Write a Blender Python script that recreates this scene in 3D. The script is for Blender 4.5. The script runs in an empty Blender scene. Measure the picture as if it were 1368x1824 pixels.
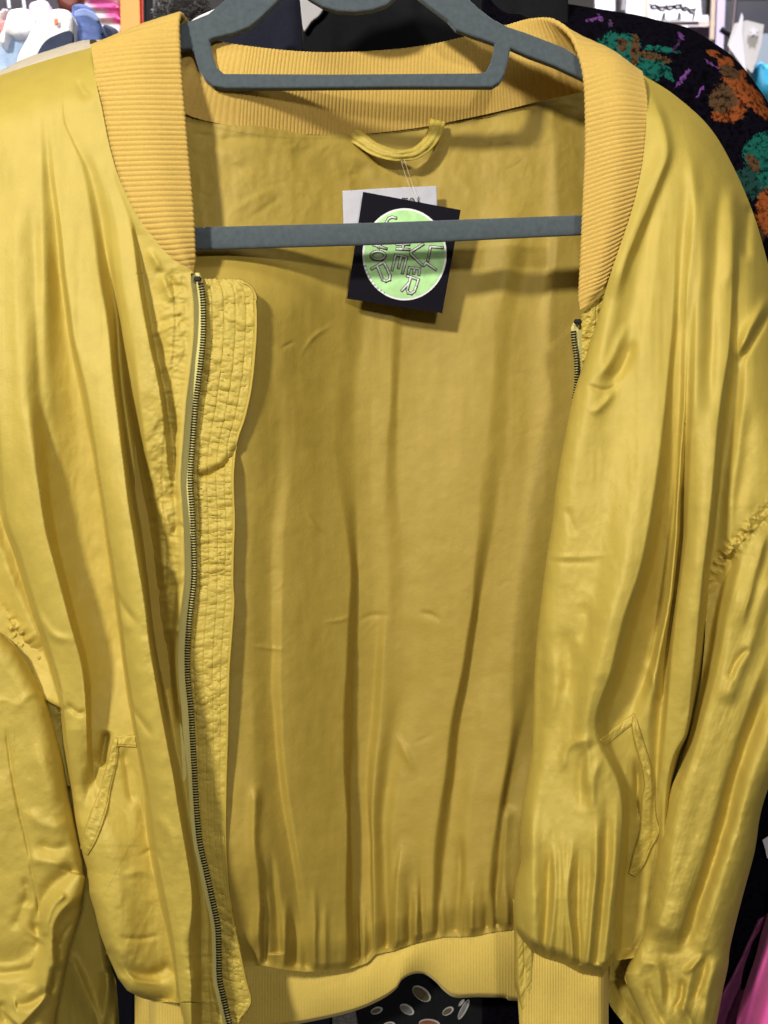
import bpy, math, random
import numpy as np
random.seed(4); np.random.seed(4)
R = math.radians
SC = bpy.context.scene
COL = SC.collection
# ---------------------------------------------------------------- camera, world, lamps, exposure
S = 0.00045            # metres of jacket per unit; the jacket hangs 0.70 m from the camera
D = 0.70
cd = bpy.data.cameras.new('camera'); cam = bpy.data.objects.new('camera', cd); COL.objects.link(cam)
cam.location = (0, -D, 0); cam.rotation_euler = (R(90), 0, 0)
cd.sensor_fit = 'VERTICAL'; cd.sensor_height = 24; cd.angle = 2*math.atan(912*S/D)
cd.clip_start = 0.02; cd.clip_end = 60
cd.dof.use_dof = True; cd.dof.focus_distance = D+0.03; cd.dof.aperture_fstop = 4.0
SC.camera = cam
w = bpy.data.worlds.new('World'); SC.world = w; w.use_nodes = True
w.node_tree.nodes['Background'].inputs[0].default_value = (1.0, 0.95, 0.86, 1)
w.node_tree.nodes['Background'].inputs[1].default_value = 0.075
def lamp(name, loc, target, power, size, col=(1, .95, .86), kind='AREA', spot=60):
    from mathutils import Vector
    l = bpy.data.lights.new(name, kind); l.energy = power; l.color = col
    if kind == 'AREA': l.shape = 'DISK'; l.size = size
    else:
        l.shadow_soft_size = size
        if kind == 'SPOT': l.spot_size = R(spot); l.spot_blend = 0.4
    o = bpy.data.objects.new(name, l); COL.objects.link(o); o.location = loc
    o.rotation_euler = (Vector(target)-Vector(loc)).to_track_quat('-Z', 'Y').to_euler()
    return o
lamp('shop_spotlight', (-0.98, -1.62, 0.95), (0, 0, 0), 188, 0.10, kind='SPOT', spot=50)
lamp('shop_spotlight', (0.34, -1.75, 0.42), (0, 0, 0), 44, 0.07, kind='SPOT', spot=50)
lamp('overhead_fill', (0.1, -1.1, 1.7), (0, 0, 0), 8, 0.6)  # soft fill added from above to ease the hard spots
lamp('background_fill', (-0.50, 0.14, 1.60), (-0.46, 0.50, 0.50), 150, 0.04, (1, .97, 1), 'SPOT', 36)  # unseen spot, added to brighten the clothes behind on the left
lamp('background_fill', (0.62, 0.25, 1.95), (0.55, 0.82, 0.85), 230, 0.04, (.96, .93, 1), 'SPOT', 42)  # second added spot out of view, brightens the shelving behind
SC.view_settings.view_transform = 'Standard'; SC.view_settings.look = 'None'
SC.view_settings.exposure = -0.15; SC.view_settings.gamma = 1.0

# ---------------------------------------------------------------- helpers
def P(px, py, d):
    y = np.asarray(d, float)*S; f = (D+y)/D
    return (np.asarray(px, float)-684)*S*f, y, -(np.asarray(py, float)-912)*S*f
def P3(px, py, d): return tuple(float(v) for v in P(px, py, d))
def smooth(pts, n=6):
    p = np.array(pts, float)
    if len(p) < 3: n = 1
    q = np.vstack([2*p[0]-p[1], p, 2*p[-1]-p[-2]])
    out = []
    for i in range(1, len(q)-2):
        for k in range(n):
            t = k/n; a, b, c, e = q[i-1], q[i], q[i+1], q[i+2]
            out.append(.5*((2*b)+(-a+c)*t+(2*a-5*b+4*c-e)*t*t+(-a+3*b-3*c+e)*t**3))
    out.append(p[-1]); return np.array(out)
def cr(p, t):                     # Catmull-Rom along axis 0 at parameters t in [0,1]
    p = np.asarray(p, float); n = len(p)
    q = np.concatenate([[2*p[0]-p[1]], p, [2*p[-1]-p[-2]]])
    s = np.clip(t, 0, 1)*(n-1); i = np.minimum(s.astype(int), n-2); f = s-i
    f = f.reshape(-1, *([1]*(p.ndim-1)))
    a, b, c, e = q[i], q[i+1], q[i+2], q[i+3]
    return .5*((2*b)+(-a+c)*f+(2*a-5*b+4*c-e)*f*f+(-a+3*b-3*c+e)*f**3)
def pdist(X, Y, poly, reach=1e9):   # signed distance (+ on the right when heading down) and fraction along
    pl = np.asarray(poly, float)[:, :2]
    best = np.full(X.shape, 1e9); sg = np.zeros(X.shape); tt = np.zeros(X.shape)
    m = (X > pl[:, 0].min()-reach) & (X < pl[:, 0].max()+reach) & (Y > pl[:, 1].min()-reach) & (Y < pl[:, 1].max()+reach)
    if not m.any(): return best, tt
    x, y = X[m], Y[m]; b = best[m]; s_ = sg[m]; t_ = tt[m]
    seg = np.diff(pl, axis=0); L = np.hypot(seg[:, 0], seg[:, 1]); cum = np.concatenate([[0], np.cumsum(L)])
    for k in range(len(seg)):
        dx, dy = seg[k]; l2 = L[k]**2+1e-9
        u = np.clip(((x-pl[k, 0])*dx+(y-pl[k, 1])*dy)/l2, 0, 1)
        ex, ey = x-pl[k, 0]-u*dx, y-pl[k, 1]-u*dy
        dd = np.hypot(ex, ey); c = ex*dy-ey*dx
        mm = dd < b
        b = np.where(mm, dd, b); s_ = np.where(mm, np.where(c >= 0, 1., -1.), s_); t_ = np.where(mm, (cum[k]+u*L[k])/cum[-1], t_)
    best[m] = b*s_; tt[m] = t_
    return best, tt
def sstep(a, b, x):
    t = np.clip((x-a)/(b-a+1e-9), 0, 1); return t*t*(3-2*t)
def profile(X, Y, lines, wob=0):
    """height of cloth given fold lines that run down the panel: each line is [(y, x, height), ...]; monotone cubic across them"""
    xs, hs = [], []
    for k, ln in enumerate(lines):
        a = np.array(ln, float)
        yy = np.linspace(a[0, 0], a[-1, 0], 240)
        if len(a) > 2:
            n = 12; q = smooth(a[:, [1, 0]], n)
            xi = np.interp(yy, np.maximum.accumulate(q[:, 1]), q[:, 0])
        else: xi = np.interp(yy, a[:, 0], a[:, 1])
        hi = np.interp(yy, a[:, 0], a[:, 2])
        x = np.interp(Y, yy, xi); 
        if k and wob: x = x+wob*fbm(Y/150+k*5.3, X*0+k, 2, 2)
        if k: x = np.maximum(x, xs[-1]+3)
        xs.append(x); hs.append(np.interp(Y, yy, hi))
    m = []
    dl = [(hs[i+1]-hs[i])/(xs[i+1]-xs[i]) for i in range(len(xs)-1)]
    for i in range(len(xs)):
        if i in (0, len(xs)-1): m.append(np.zeros(X.shape)); continue
        a, b = dl[i-1], dl[i]; w1 = 2*(xs[i+1]-xs[i])+(xs[i]-xs[i-1]); w2 = (xs[i+1]-xs[i])+2*(xs[i]-xs[i-1])
        m.append(np.where(a*b > 0, (w1+w2)/(w1/np.where(a == 0, 1, a)+w2/np.where(b == 0, 1, b)+1e-12), 0))
    out = np.where(X <= xs[0], hs[0], hs[-1])
    for i in range(len(xs)-1):
        L = xs[i+1]-xs[i]; t = (X-xs[i])/L; k = (t >= 0) & (t < 1); t = np.clip(t, 0, 1)
        v = (2*t**3-3*t**2+1)*hs[i]+(t**3-2*t**2+t)*L*m[i]+(-2*t**3+3*t**2)*hs[i+1]+(t**3-t**2)*L*m[i+1]
        out = np.where(k, v, out)
    return out
class Noise:
    def __init__(s, seed): s.g = np.random.RandomState(seed).rand(64, 64)
    def __call__(s, x, y):
        xi = np.floor(x).astype(int); yi = np.floor(y).astype(int); fx = x-xi; fy = y-yi
        fx = fx*fx*fx*(fx*(fx*6-15)+10); fy = fy*fy*fy*(fy*(fy*6-15)+10)
        g = s.g; a = g[yi % 64, xi % 64]; b = g[yi % 64, (xi+1) % 64]; c = g[(yi+1) % 64, xi % 64]; e = g[(yi+1) % 64, (xi+1) % 64]
        return (a*(1-fx)+b*fx)*(1-fy)+(c*(1-fx)+e*fx)*fy-0.5
N = [Noise(i) for i in range(10)]
def fbm(x, y, k=0, o=4):
    r = 0; a = 1
    for i in range(o):
        r = r+a*N[(k+i) % 10](x, y); x = x*2.03+7.1; y = y*2.03+3.3; a *= .5
    return r
GAIN = 1.45
def lap(X, Y, pts, amp, ws, wl, flip=1, ta=.12, tb=.12):
    """a fold: crest along pts, falling off sharply (ws) on one side and softly (wl) on the other"""
    pl = smooth(pts); d, t = pdist(X, Y, pl, max(ws, wl)*3.2)
    d = d*flip+2.5*fbm(X/60, Y/60, 3, 2)
    tp = sstep(0, ta, t)*(1-sstep(1-tb, 1, t)) if True else 1
    f = np.where(d > 0, np.exp(-(np.abs(d)/ws)**2), np.exp(-(np.abs(d)/wl)**1.7))
    return GAIN*amp*f*np.where(np.abs(d) > 1e8, 0, tp)
def crease(X, Y, pts, amp, wd, ta=.2, tb=.2):
    return lap(X, Y, pts, amp, wd, wd, 1, ta, tb)
def roll(X, Y, pts, rad, amp, flip=1):
    """the cloth turns away towards an edge"""
    d, t = pdist(X, Y, smooth(pts), rad)
    k = np.clip(1-np.abs(d)/rad, 0, 1)
    k = np.where(d*flip < 0, 1, k)
    k = np.where(np.abs(d) > 1e8, 0, k)
    return amp*(1-np.sqrt(np.clip(1-k**2, 0, 1)))
CR = 1.35
def crumple(X, Y, sc, k=0):
    """sharp-edged small facets, like thin silk that has been folded"""
    wx = X+14*fbm(X/70, Y/70, k, 2); wy = Y+14*fbm(X/70+9, Y/70, k+1, 2)
    a = 1-2.6*np.abs(fbm(wx/sc, wy/(sc*1.5), k+2, 3)); b = 1-2.6*np.abs(fbm(wx/(sc*.45)+wy/(sc*1.2), wy/(sc*.8), k+4, 2))
    m = sstep(-.15, .25, fbm(X/120, Y/150, k+6, 2))
    return (a*.9+b*.35*m-.5)
def pucker(X, Y, pts, amp, wd, fr, k=0, side=0):
    d, t = pdist(X, Y, smooth(pts), wd*3)
    pl = smooth(pts); L = np.hypot(*np.diff(pl, axis=0).T).sum()
    f = np.exp(-(np.abs(d)/wd)**2)
    if side: f = np.where(d*side < 0, f*.25, f)
    return amp*f*(fbm(t*L/fr, d/wd*.8+4, k, 3))*2*(np.abs(d) < 1e8)
def link(o, parent=None):
    COL.objects.link(o)
    if parent is not None: o.parent = parent
    return o
def mesh_np(name, V, F, mat, parent=None, smooth_=True):
    me = bpy.data.meshes.new(name)
    V = np.asarray(V, np.float32); F = np.asarray(F, np.int32)
    me.vertices.add(len(V)); me.vertices.foreach_set('co', V.ravel())
    k = F.shape[1]
    me.loops.add(F.size); me.loops.foreach_set('vertex_index', F.ravel())
    me.polygons.add(len(F)); me.polygons.foreach_set('loop_start', np.arange(0, F.size, k, dtype=np.int32))
    me.polygons.foreach_set('loop_total', np.full(len(F), k, np.int32))
    me.update(calc_edges=True); me.validate()
    if smooth_: me.shade_smooth()
    me.materials.append(mat)
    return link(bpy.data.objects.new(name, me), parent)
def gridfaces(nv, nu):
    i = np.arange(nv-1)[:, None]*nu+np.arange(nu-1)[None, :]
    return np.stack([i, i+1, i+nu+1, i+nu], -1).reshape(-1, 4)
def gridobj(name, X, Y, Dp, mat, parent=None):
    x, y, z = P(X, Y, Dp)
    return mesh_np(name, np.stack([x, y, z], -1).reshape(-1, 3), gridfaces(*X.shape)[:, ::-1], mat, parent)
def net(rows, nv, nu):
    a = np.array(rows, float)            # r,k,2
    tv = np.linspace(0, 1, nv); tu = np.linspace(0, 1, nu)
    # parameterise rows by mean distance
    L = np.concatenate([[0], np.cumsum(np.sqrt((np.diff(a, axis=0)**2).sum(-1)).mean(1))]); L /= L[-1]
    tv = np.interp(tv, L, np.linspace(0, 1, len(a)))
    b = cr(a, tv); b = np.swapaxes(cr(np.swapaxes(b, 0, 1), tu), 0, 1)
    return b[..., 0], b[..., 1]
def lerp_x(tab, y):
    t = np.array(tab, float); return np.interp(y, t[:, 1], t[:, 0])
def thick(o, t, off=0, bev=0):
    m = o.modifiers.new('s', 'SOLIDIFY'); m.thickness = t*S; m.offset = off
    if bev:
        b = o.modifiers.new('b', 'BEVEL'); b.width = bev*S; b.segments = 3; b.limit_method = 'ANGLE'
    return o
def tag(o, label=None, cat=None, group=None, kind=None):
    for k, v in (('label', label), ('category', cat), ('group', group), ('kind', kind)):
        if v: o[k] = v
    return o
def empty(name, loc, label, cat, group=None):
    o = bpy.data.objects.new(name, None); COL.objects.link(o); o.location = loc; o.empty_display_size = .02
    bpy.context.view_layer.update()
    return tag(o, label, cat, group)
def adopt(root):                     # children were built in world coordinates
    for o in SC.objects:
        if o.parent is root:
            o.matrix_parent_inverse = root.matrix_world.inverted()
def ribbon(pts, wd):
    """a flat strip along 2-D points, as arrays of left and right points"""
    p = np.array(pts, float); t = np.gradient(p, axis=0); t /= np.linalg.norm(t, axis=1)[:, None]+1e-9
    n = np.stack([-t[:, 1], t[:, 0]], 1); return p+n*wd/2, p-n*wd/2
def tube(name, pts3, r, mat, parent=None, seg=8):
    cu = bpy.data.curves.new(name, 'CURVE'); cu.dimensions = '3D'; sp = cu.splines.new('POLY'); sp.points.add(len(pts3)-1)
    for i, p in enumerate(pts3): sp.points[i].co = (*p, 1)
    cu.bevel_depth = r; cu.bevel_resolution = 3; cu.use_fill_caps = True
    tmp = bpy.data.objects.new('t', cu); COL.objects.link(tmp)
    dg = bpy.context.evaluated_depsgraph_get(); me = bpy.data.meshes.new_from_object(tmp.evaluated_get(dg)); me.name = name
    bpy.data.objects.remove(tmp); me.shade_smooth(); me.materials.clear(); me.materials.append(mat)
    return link(bpy.data.objects.new(name, me), parent)

# ---------------------------------------------------------------- materials
def mat(name, col, rough=.6, spec=.5, metal=0, sheen=0, bump=(), var=0.0, vscale=40, stretch=(1, 1, 1), aniso=0, sheen_tint=(1, 1, 1), trans=0, alpha=1, emis=None):
    m = bpy.data.materials.new(name); m.use_nodes = True; nt = m.node_tree; b = nt.nodes['Principled BSDF']
    b.inputs['Roughness'].default_value = rough; b.inputs['Metallic'].default_value = metal
    b.inputs['Specular IOR Level'].default_value = spec; b.inputs['Sheen Weight'].default_value = sheen
    b.inputs['Sheen Tint'].default_value = (*sheen_tint, 1); b.inputs['Sheen Roughness'].default_value = .4
    b.inputs['Anisotropic'].default_value = aniso; b.inputs['Transmission Weight'].default_value = trans
    b.inputs['Base Color'].default_value = (*col, 1); b.inputs['Alpha'].default_value = alpha
    if emis: b.inputs['Emission Color'].default_value = (*emis[0], 1); b.inputs['Emission Strength'].default_value = emis[1]
    tc = nt.nodes.new('ShaderNodeNewGeometry')
    mp = nt.nodes.new('ShaderNodeMapping'); mp.inputs['Scale'].default_value = stretch; nt.links.new(tc.outputs['Position'], mp.inputs[0])
    if var:
        n = nt.nodes.new('ShaderNodeTexNoise'); n.inputs['Scale'].default_value = vscale; n.inputs['Detail'].default_value = 6
        nt.links.new(mp.outputs[0], n.inputs['Vector'])
        r = nt.nodes.new('ShaderNodeMapRange'); r.inputs['From Min'].default_value = .25; r.inputs['From Max'].default_value = .75
        r.inputs['To Min'].default_value = 1-var; r.inputs['To Max'].default_value = 1+var; nt.links.new(n.outputs[0], r.inputs[0])
        v = nt.nodes.new('ShaderNodeVectorMath'); v.operation = 'SCALE'; v.inputs[0].default_value = col; nt.links.new(r.outputs[0], v.inputs['Scale'])
        nt.links.new(v.outputs[0], b.inputs['Base Color'])
    last = None
    for (sc, stg, dist, st) in bump:
        mp2 = nt.nodes.new('ShaderNodeMapping'); mp2.inputs['Scale'].default_value = st; nt.links.new(tc.outputs['Position'], mp2.inputs[0])
        n = nt.nodes.new('ShaderNodeTexNoise'); n.inputs['Scale'].default_value = sc; n.inputs['Detail'].default_value = 4
        nt.links.new(mp2.outputs[0], n.inputs['Vector'])
        bp = nt.nodes.new('ShaderNodeBump'); bp.inputs['Strength'].default_value = stg; bp.inputs['Distance'].default_value = dist
        nt.links.new(n.outputs[0], bp.inputs['Height'])
        if last: nt.links.new(last.outputs[0], bp.inputs['Normal'])
        last = bp
    if last: nt.links.new(last.outputs[0], b.inputs['Normal'])
    return m
SILK = dict(rough=.55, metal=.06, spec=.3, sheen=.0, sheen_tint=(1, .9, .6), var=.05, vscale=60,
            bump=((1500, .5, .00016, (.3, 1, 1.6)), (1500, .4, .00014, (1.6, 1, .3)), (480, .55, .0003, (1, 1, 1)), (130, .22, .0005, (1, 1, .8)), (35, .25, .0010, (1.4, 1, .6))))
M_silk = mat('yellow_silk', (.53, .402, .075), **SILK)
M_lining_shaded = mat('yellow_lining_shaded', (.41, .293, .050), **{**SILK, 'rough': .55, 'metal': .06})  # same silk, its colour darkened to stand in for shade inside the jacket
M_rib = mat('rib_knit', (.63, .42, .105), rough=.9, spec=.2, sheen=.35, sheen_tint=(1, .85, .5), var=.08, vscale=500, bump=((1800, .5, .0003, (1, 1, 1)),))
M_hemrib = mat('hem_rib_knit', (.68, .50, .11), rough=.9, spec=.2, sheen=.3, sheen_tint=(1, .85, .5), var=.05, vscale=400, bump=((1500, .5, .0003, (1, 1, 1)),))
M_tape = mat('zip_tape', (.70, .62, .22), rough=.8, var=.06, vscale=800, bump=((2500, .5, .0002, (.4, 1, 2)),))
M_thread = mat('yellow_thread', (.40, .28, .06), rough=.7)
M_tooth = mat('dark_brass', (.012, .009, .008), rough=.5, metal=0, spec=.18)
M_velvet = mat('grey_velvet', (.085, .105, .118), rough=.95, spec=.15, sheen=.55, sheen_tint=(.75, .85, 1), var=.14, vscale=220, bump=((2200, .7, .0005, (1, 1, 1)), (180, .2, .0006, (1, 1, 1))))
M_label = mat('white_label', (.52, .52, .58), rough=.75, var=.03, vscale=700, bump=((900, .3, .0002, (1, 1, 1)),))
M_card = mat('black_card', (.006, .005, .010), rough=.8, spec=.12)
M_green = mat('green_print', (.46, .78, .34), rough=.7, var=.16, vscale=130)
M_white = mat('white_print', (.82, .84, .82), rough=.6)
M_ink = mat('black_ink', (.02, .02, .022), rough=.6)
M_clear = mat('clear_plastic', (.9, .85, .7), rough=.2, alpha=.55)

# ================================================================ JACKET
jacket = empty('bomber_jacket', (0, .05, .35), 'open mustard yellow silk bomber jacket with ribbed collar on grey hanger', 'jacket')

# ---- left front panel (viewer's left)
ZIP = [(357, 500), (362, 540), (362, 600), (356, 660), (349, 715), (343, 790), (339, 855), (343, 915), (346, 1000), (345, 1040), (338, 1100),
       (334, 1160), (335, 1210), (340, 1260), (344, 1330), (348, 1400), (351, 1450), (356, 1500), (366, 1545), (378, 1600), (388, 1650), (390, 1700), (391, 1740), (397, 1772), (409, 1824), (416, 1860)]
def zipx(y): return lerp_x(smooth(ZIP, 4), y)
SHL = [(-190, 250), (-90, 170), (0, 134), (60, 114), (120, 96), (165, 84), (240, 56)]
R1 = [(150, 300), (172, 360), (193, 484), (203, 566), (211, 650), (223, 751), (238, 872), (252, 985), (266, 1100), (285, 1200), (303, 1290), (322, 1390), (338, 1470), (352, 1560), (356, 1640), (352, 1720), (345, 1800), (343, 1880)]
R1L = [(95, 360), (108, 456), (120, 520), (135, 619), (152, 706), (165, 790), (178, 880), (194, 990), (200, 1066), (213, 1164), (230, 1263), (243, 1329), (257, 1400), (270, 1470), (290, 1560), (303, 1640), (310, 1720), (318, 1790), (322, 1880)]
R2 = [(10, 560), (35, 660), (62, 760), (82, 860), (102, 1000), (125, 1082), (146, 1164), (158, 1237), (150, 1290), (140, 1330)]
R2L = [(-10, 800), (0, 860), (22, 940), (42, 1020), (70, 1100), (98, 1180), (112, 1247), (110, 1290), (115, 1340), (122, 1400)]
R3 = [(236, 395), (242, 440), (253, 500), (266, 566), (279, 650), (291, 725), (303, 790), (313, 870), (318, 940)]
V1 = [(80, 200), (83, 250), (93, 347), (102, 440), (110, 511), (118, 580), (130, 650), (145, 740), (165, 850), (181, 932), (193, 1010), (203, 1100), (218, 1200), (232, 1290)]
LINES_L = [
 [(80, -100, 8), (1880, -100, 0)],
 [(80, -40, 12), (500, -38, 14), (700, -30, 6), (900, -4, -18), (1000, 28, -24), (1100, 58, -24), (1200, 94, -22), (1250, 106, -15), (1300, 108, 0), (1400, 122, 5), (1500, 138, 10), (1880, 150, 10)],
 [(80, -20, 14), (500, 0, 22), (700, 0, 24), (900, 10, 20), (1000, 40, 22), (1100, 70, 22), (1200, 104, 20), (1300, 120, 24), (1400, 132, 10), (1500, 150, 14), (1880, 170, 16)],
 [(80, 30, 18), (300, 55, 22), (500, 52, 22), (700, 46, 26), (900, 74, 34), (1000, 93, 34), (1100, 119, 32), (1200, 146, 26), (1300, 154, 22), (1400, 160, 6), (1500, 172, 16), (1880, 200, 20)],
 [(80, 60, 20), (300, 70, 22), (500, 74, 20), (700, 72, 18), (800, 82, 10), (900, 92, 2), (1000, 109, -4), (1100, 135, -6), (1200, 160, -6), (1300, 168, -4), (1400, 174, 0), (1500, 190, 18), (1880, 220, 22)],
 [(80, 76, 20), (150, 78, 20), (200, 80, 17), (260, 84, 11), (300, 87, 5), (400, 98, 0), (500, 108, -8), (600, 122, -10), (700, 144, -10), (800, 160, -14), (900, 177, -18), (1000, 192, -22), (1100, 205, -24), (1200, 219, -24), (1300, 235, -24), (1400, 256, -12), (1500, 264, 2), (1600, 282, 0), (1700, 303, -4), (1780, 313, -4), (1880, 320, -4)],
 [(80, 84, 20), (150, 86, 20), (200, 90, 21), (300, 98, 20), (400, 109, 22), (500, 117, 26), (600, 132, 28), (700, 154, 28), (800, 169, 30), (900, 185, 34), (1000, 200, 36), (1100, 213, 38), (1200, 228, 40), (1300, 246, 40), (1400, 266, 38), (1500, 276, 34), (1600, 294, 36), (1700, 311, 38), (1880, 330, 34)],
 [(80, 110, 20), (200, 110, 21), (250, 126, 19), (300, 145, 17), (400, 162, 19), (500, 176, 24), (600, 192, 28), (700, 201, 32), (800, 216, 40), (900, 230, 48), (1000, 243, 54), (1100, 258, 56), (1200, 274, 58), (1300, 290, 58), (1400, 310, 56), (1500, 328, 52), (1600, 342, 46), (1700, 338, 46), (1880, 338, 38)],
 [(80, 125, 20), (200, 112, 14), (250, 132, 8), (300, 158, 3), (360, 172, 1), (400, 181, -1), (484, 194, -5), (566, 206, -10), (650, 214, -16), (751, 228, -26), (872, 246, -32), (985, 260, -36), (1100, 275, -38), (1200, 292, -40), (1290, 309, -38), (1390, 328, -34), (1470, 344, -30), (1560, 358, -22), (1640, 368, -16), (1720, 366, -10), (1880, 368, -6)],
 [(80, 140, 20), (200, 150, 19), (300, 174, 18), (400, 197, 15), (500, 210, 12), (600, 224, 9), (700, 235, 0), (800, 248, -14), (900, 264, -20), (1000, 279, -20), (1100, 295, -20), (1200, 313, -22), (1300, 330, -26), (1400, 345, -22), (1880, 380, -6)],
 [(80, 150, 20), (200, 165, 20), (300, 186, 20), (400, 212, 20), (500, 221, 20), (600, 237, 20), (700, 252, 20), (800, 266, 12), (900, 283, -3), (1000, 293, -6), (1100, 306, -8), (1200, 321, -10), (1300, 338, -12), (1880, 385, -4)],
 [(80, 158, 20), (200, 174, 20), (300, 196, 20), (400, 232, 20), (500, 247, 22), (600, 264, 24), (700, 281, 22), (800, 295, 12), (900, 306, 0), (1000, 316, -3), (1100, 320, -4), (1300, 342, -6), (1880, 390, -2)],
 [(80, 165, 20), (200, 180, 20), (300, 201, 19), (390, 238, 15), (420, 244, 4), (500, 257, -3), (600, 274, -6), (700, 293, -6), (800, 306, -5), (900, 315, -2), (1000, 322, -2), (1100, 325, -3), (1300, 345, -4), (1880, 393, -2)],
 [(80, 172, 18), (300, 215, 16), (440, 285, 6), (500, 300, 2), (700, 318, 0), (900, 326, 0), (1300, 348, -2), (1880, 396, 0)]]
def depth_left(X, Y):
    d = np.full(X.shape, 27.)
    d += np.clip(60-X, 0, 400)*.10+105*np.clip((-80-X)/110, 0, 1)**2
    d += 18*sstep(700, 1500, Y)*0
    h = np.zeros(X.shape)
    hp = (1+.75*sstep(350, 800, Y))*(20+(profile(X, Y, LINES_L, 6)-20)*(.12+.88*sstep(190, 520, Y))); h += np.where(hp < 0, hp*(1-.72*sstep(1120, 1330, Y)), hp)
    h += crease(X, Y, [(138, 138), (145, 160), (162, 178)], -4, 8, .3, .3)
    # soft long tension folds
    for (x0, x1, x2, a, wd) in ((30, 28, 36, 5, 20), (-10, -25, -30, 8, 30), (60, 62, 80, -4, 12)):
        h += crease(X, Y, [(x0, 330), (x1, 520), (x1+10, 700), (x2+30, 900)], a, wd)
    # left lower side and pocket bag
    h += crease(X, Y, [(225, 1320), (245, 1410), (262, 1480), (275, 1570)], -5, 10)
    h += crease(X, Y, [(170, 1330), (165, 1380), (150, 1430), (140, 1470)], -7, 13)
    h += crease(X, Y, [(190, 1300), (183, 1340), (184, 1370)], -16, 8, .2, .2)
    h += crease(X, Y, [(220, 1330), (228, 1390), (238, 1440)], -5, 8)
    h += 16*np.exp(-((X-225)/65)**2-((Y-1640)/110)**2)
    h += lap(X, Y, [(185, 1690), (225, 1728), (275, 1735), (308, 1715)], -10, 16, 10, -1, .1, .1)
    h += crease(X, Y, [(200, 1700), (240, 1745), (290, 1752)], 4, 6)
    # zip facing: ruched
    zx = zipx(Y)-14
    dz = zx-X
    fz = 1-sstep(1200, 1290, Y)*sstep(1720, 1640, Y); band = sstep(52, 34, dz)*sstep(470, 500, Y)*fz
    h += band*(3.5*fbm(X/40, Y/11, 1, 3)+2.0*fbm(X/15, Y/7, 4, 2))*1.0
    h += (-2.2*np.exp(-((dz-36)/2.2)**2)-1.6*np.exp(-((dz-4)/2.)**2))*sstep(470, 490, Y)*fz
    ed = sstep(18, 6, dz)*sstep(480, 500, Y)*sstep(1300, 1250, Y); h = h*(1-ed)+4.5*ed
    reg = sstep(95, 45, dz)*sstep(14, 24, dz)*sstep(420, 560, Y)*sstep(1300, 1050, Y)
    h += reg*6*fbm(X/26+Y/60, Y/24, 2, 4)
    for (ax, ay, bx, by, am) in ((262, 440, 308, 545, 4), (275, 480, 318, 520, -4), (262, 600, 320, 575, 3), (270, 830, 318, 900, -4), (285, 900, 320, 1010, 4), (300, 960, 325, 930, -4), (255, 990, 330, 1035, 3), (268, 1060, 330, 1040, -4), (292, 1120, 326, 1130, 4), (262, 880, 300, 940, 3)):
        h += crease(X, Y, [(ax, ay), ((ax+bx)/2+3, (ay+by)/2-4), (bx, by)], am, 7)
    # triangular tension creases on the big ridges
    for (pts, a, wd) in (([(195, 1040), (222, 1085), (250, 1120)], -4, 6), ([(228, 1250), (255, 1290), (275, 1320)], -4, 6), ([(205, 1090), (235, 1130)], 3, 8),
                         ([(60, 1080), (95, 1130), (140, 1140)], 4, 8), ([(115, 1250), (140, 1270), (155, 1262)], -4, 5), ([(262, 1440), (300, 1480), (318, 1560)], 3, 10),
                         ([(245, 1525), (275, 1515), (290, 1545)], -3, 5), ([(205, 1668), (245, 1672), (290, 1665)], -3, 5), ([(215, 1560), (255, 1552), (280, 1570)], 3, 8),
                         ([(355, 1640), (340, 1680), (350, 1740)], -6, 10), ([(365, 1700), (345, 1760), (355, 1790)], 5, 9)):
        h += crease(X, Y, pts, a, wd, .35, .35)
    h += .7*fbm(X/15, Y/260, 4, 2)*sstep(300, 600, Y)+CR*crumple(X, Y, 52, 0)*(.12+.9*sstep(450, 1500, Y))
    h += 4.0*fbm(X/90, Y/240, 5, 4)+1.6*fbm(X/26, Y/40, 6, 3)*sstep(250, 900, Y)+1.2*sstep(1250, 1500, Y)*fbm(X/30, Y/16, 8, 3)
    d -= h
    d += roll(X, Y, SHL, 95, 120, -1 if False else 1) if False else 0
    # shoulder turns back
    t = np.clip(1-((Y-lerp_x([(y, x) for x, y in SHL], X))/120), 0, 1.15)
    d += 105*np.clip(t, 0, 1)**3.2
    # free outer edge turns back (below the armhole)
    e = lerp_x(LEDGE, Y); k = np.clip(1-(X-e)/26, 0, 1); d += 38*(1-np.sqrt(1-k**2*.98))*sstep(1235, 1300, Y)
    k = np.clip(1-(1778-60*0-Y)/34, 0, 1)*sstep(322, 300, X); d += 30*(1-np.sqrt(1-k**2*.98))
    return d
LEDGE = [(-190, 100), (-190, 1120), (-60, 1190), (60, 1235), (108, 1262), (112, 1330), (118, 1362), (127, 1411), (131, 1450), (141, 1498), (145, 1515), (155, 1548), (158, 1590), (168, 1620), (178, 1663), (194, 1706), (210, 1742), (227, 1765), (250, 1777), (280, 1785), (306, 1774), (318, 1782), (329, 1824), (331, 1880)]
yv = np.concatenate([np.linspace(0, 1, 860)])
nu = 230
COLSEAM = [(165, 84), (172, 150), (182, 200), (195, 265), (215, 328), (250, 393), (297, 447), (345, 486)]
def rightL(y): 
    c = smooth(COLSEAM, 4)
    return np.where(y < 486, np.interp(y, c[:, 1], c[:, 0]), zipx(np.maximum(y, 500))-17+5*sstep(1280, 1400, y))
V = np.linspace(0, 1, 900)[:, None]; U = np.linspace(0, 1, 280)[None, :]
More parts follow.
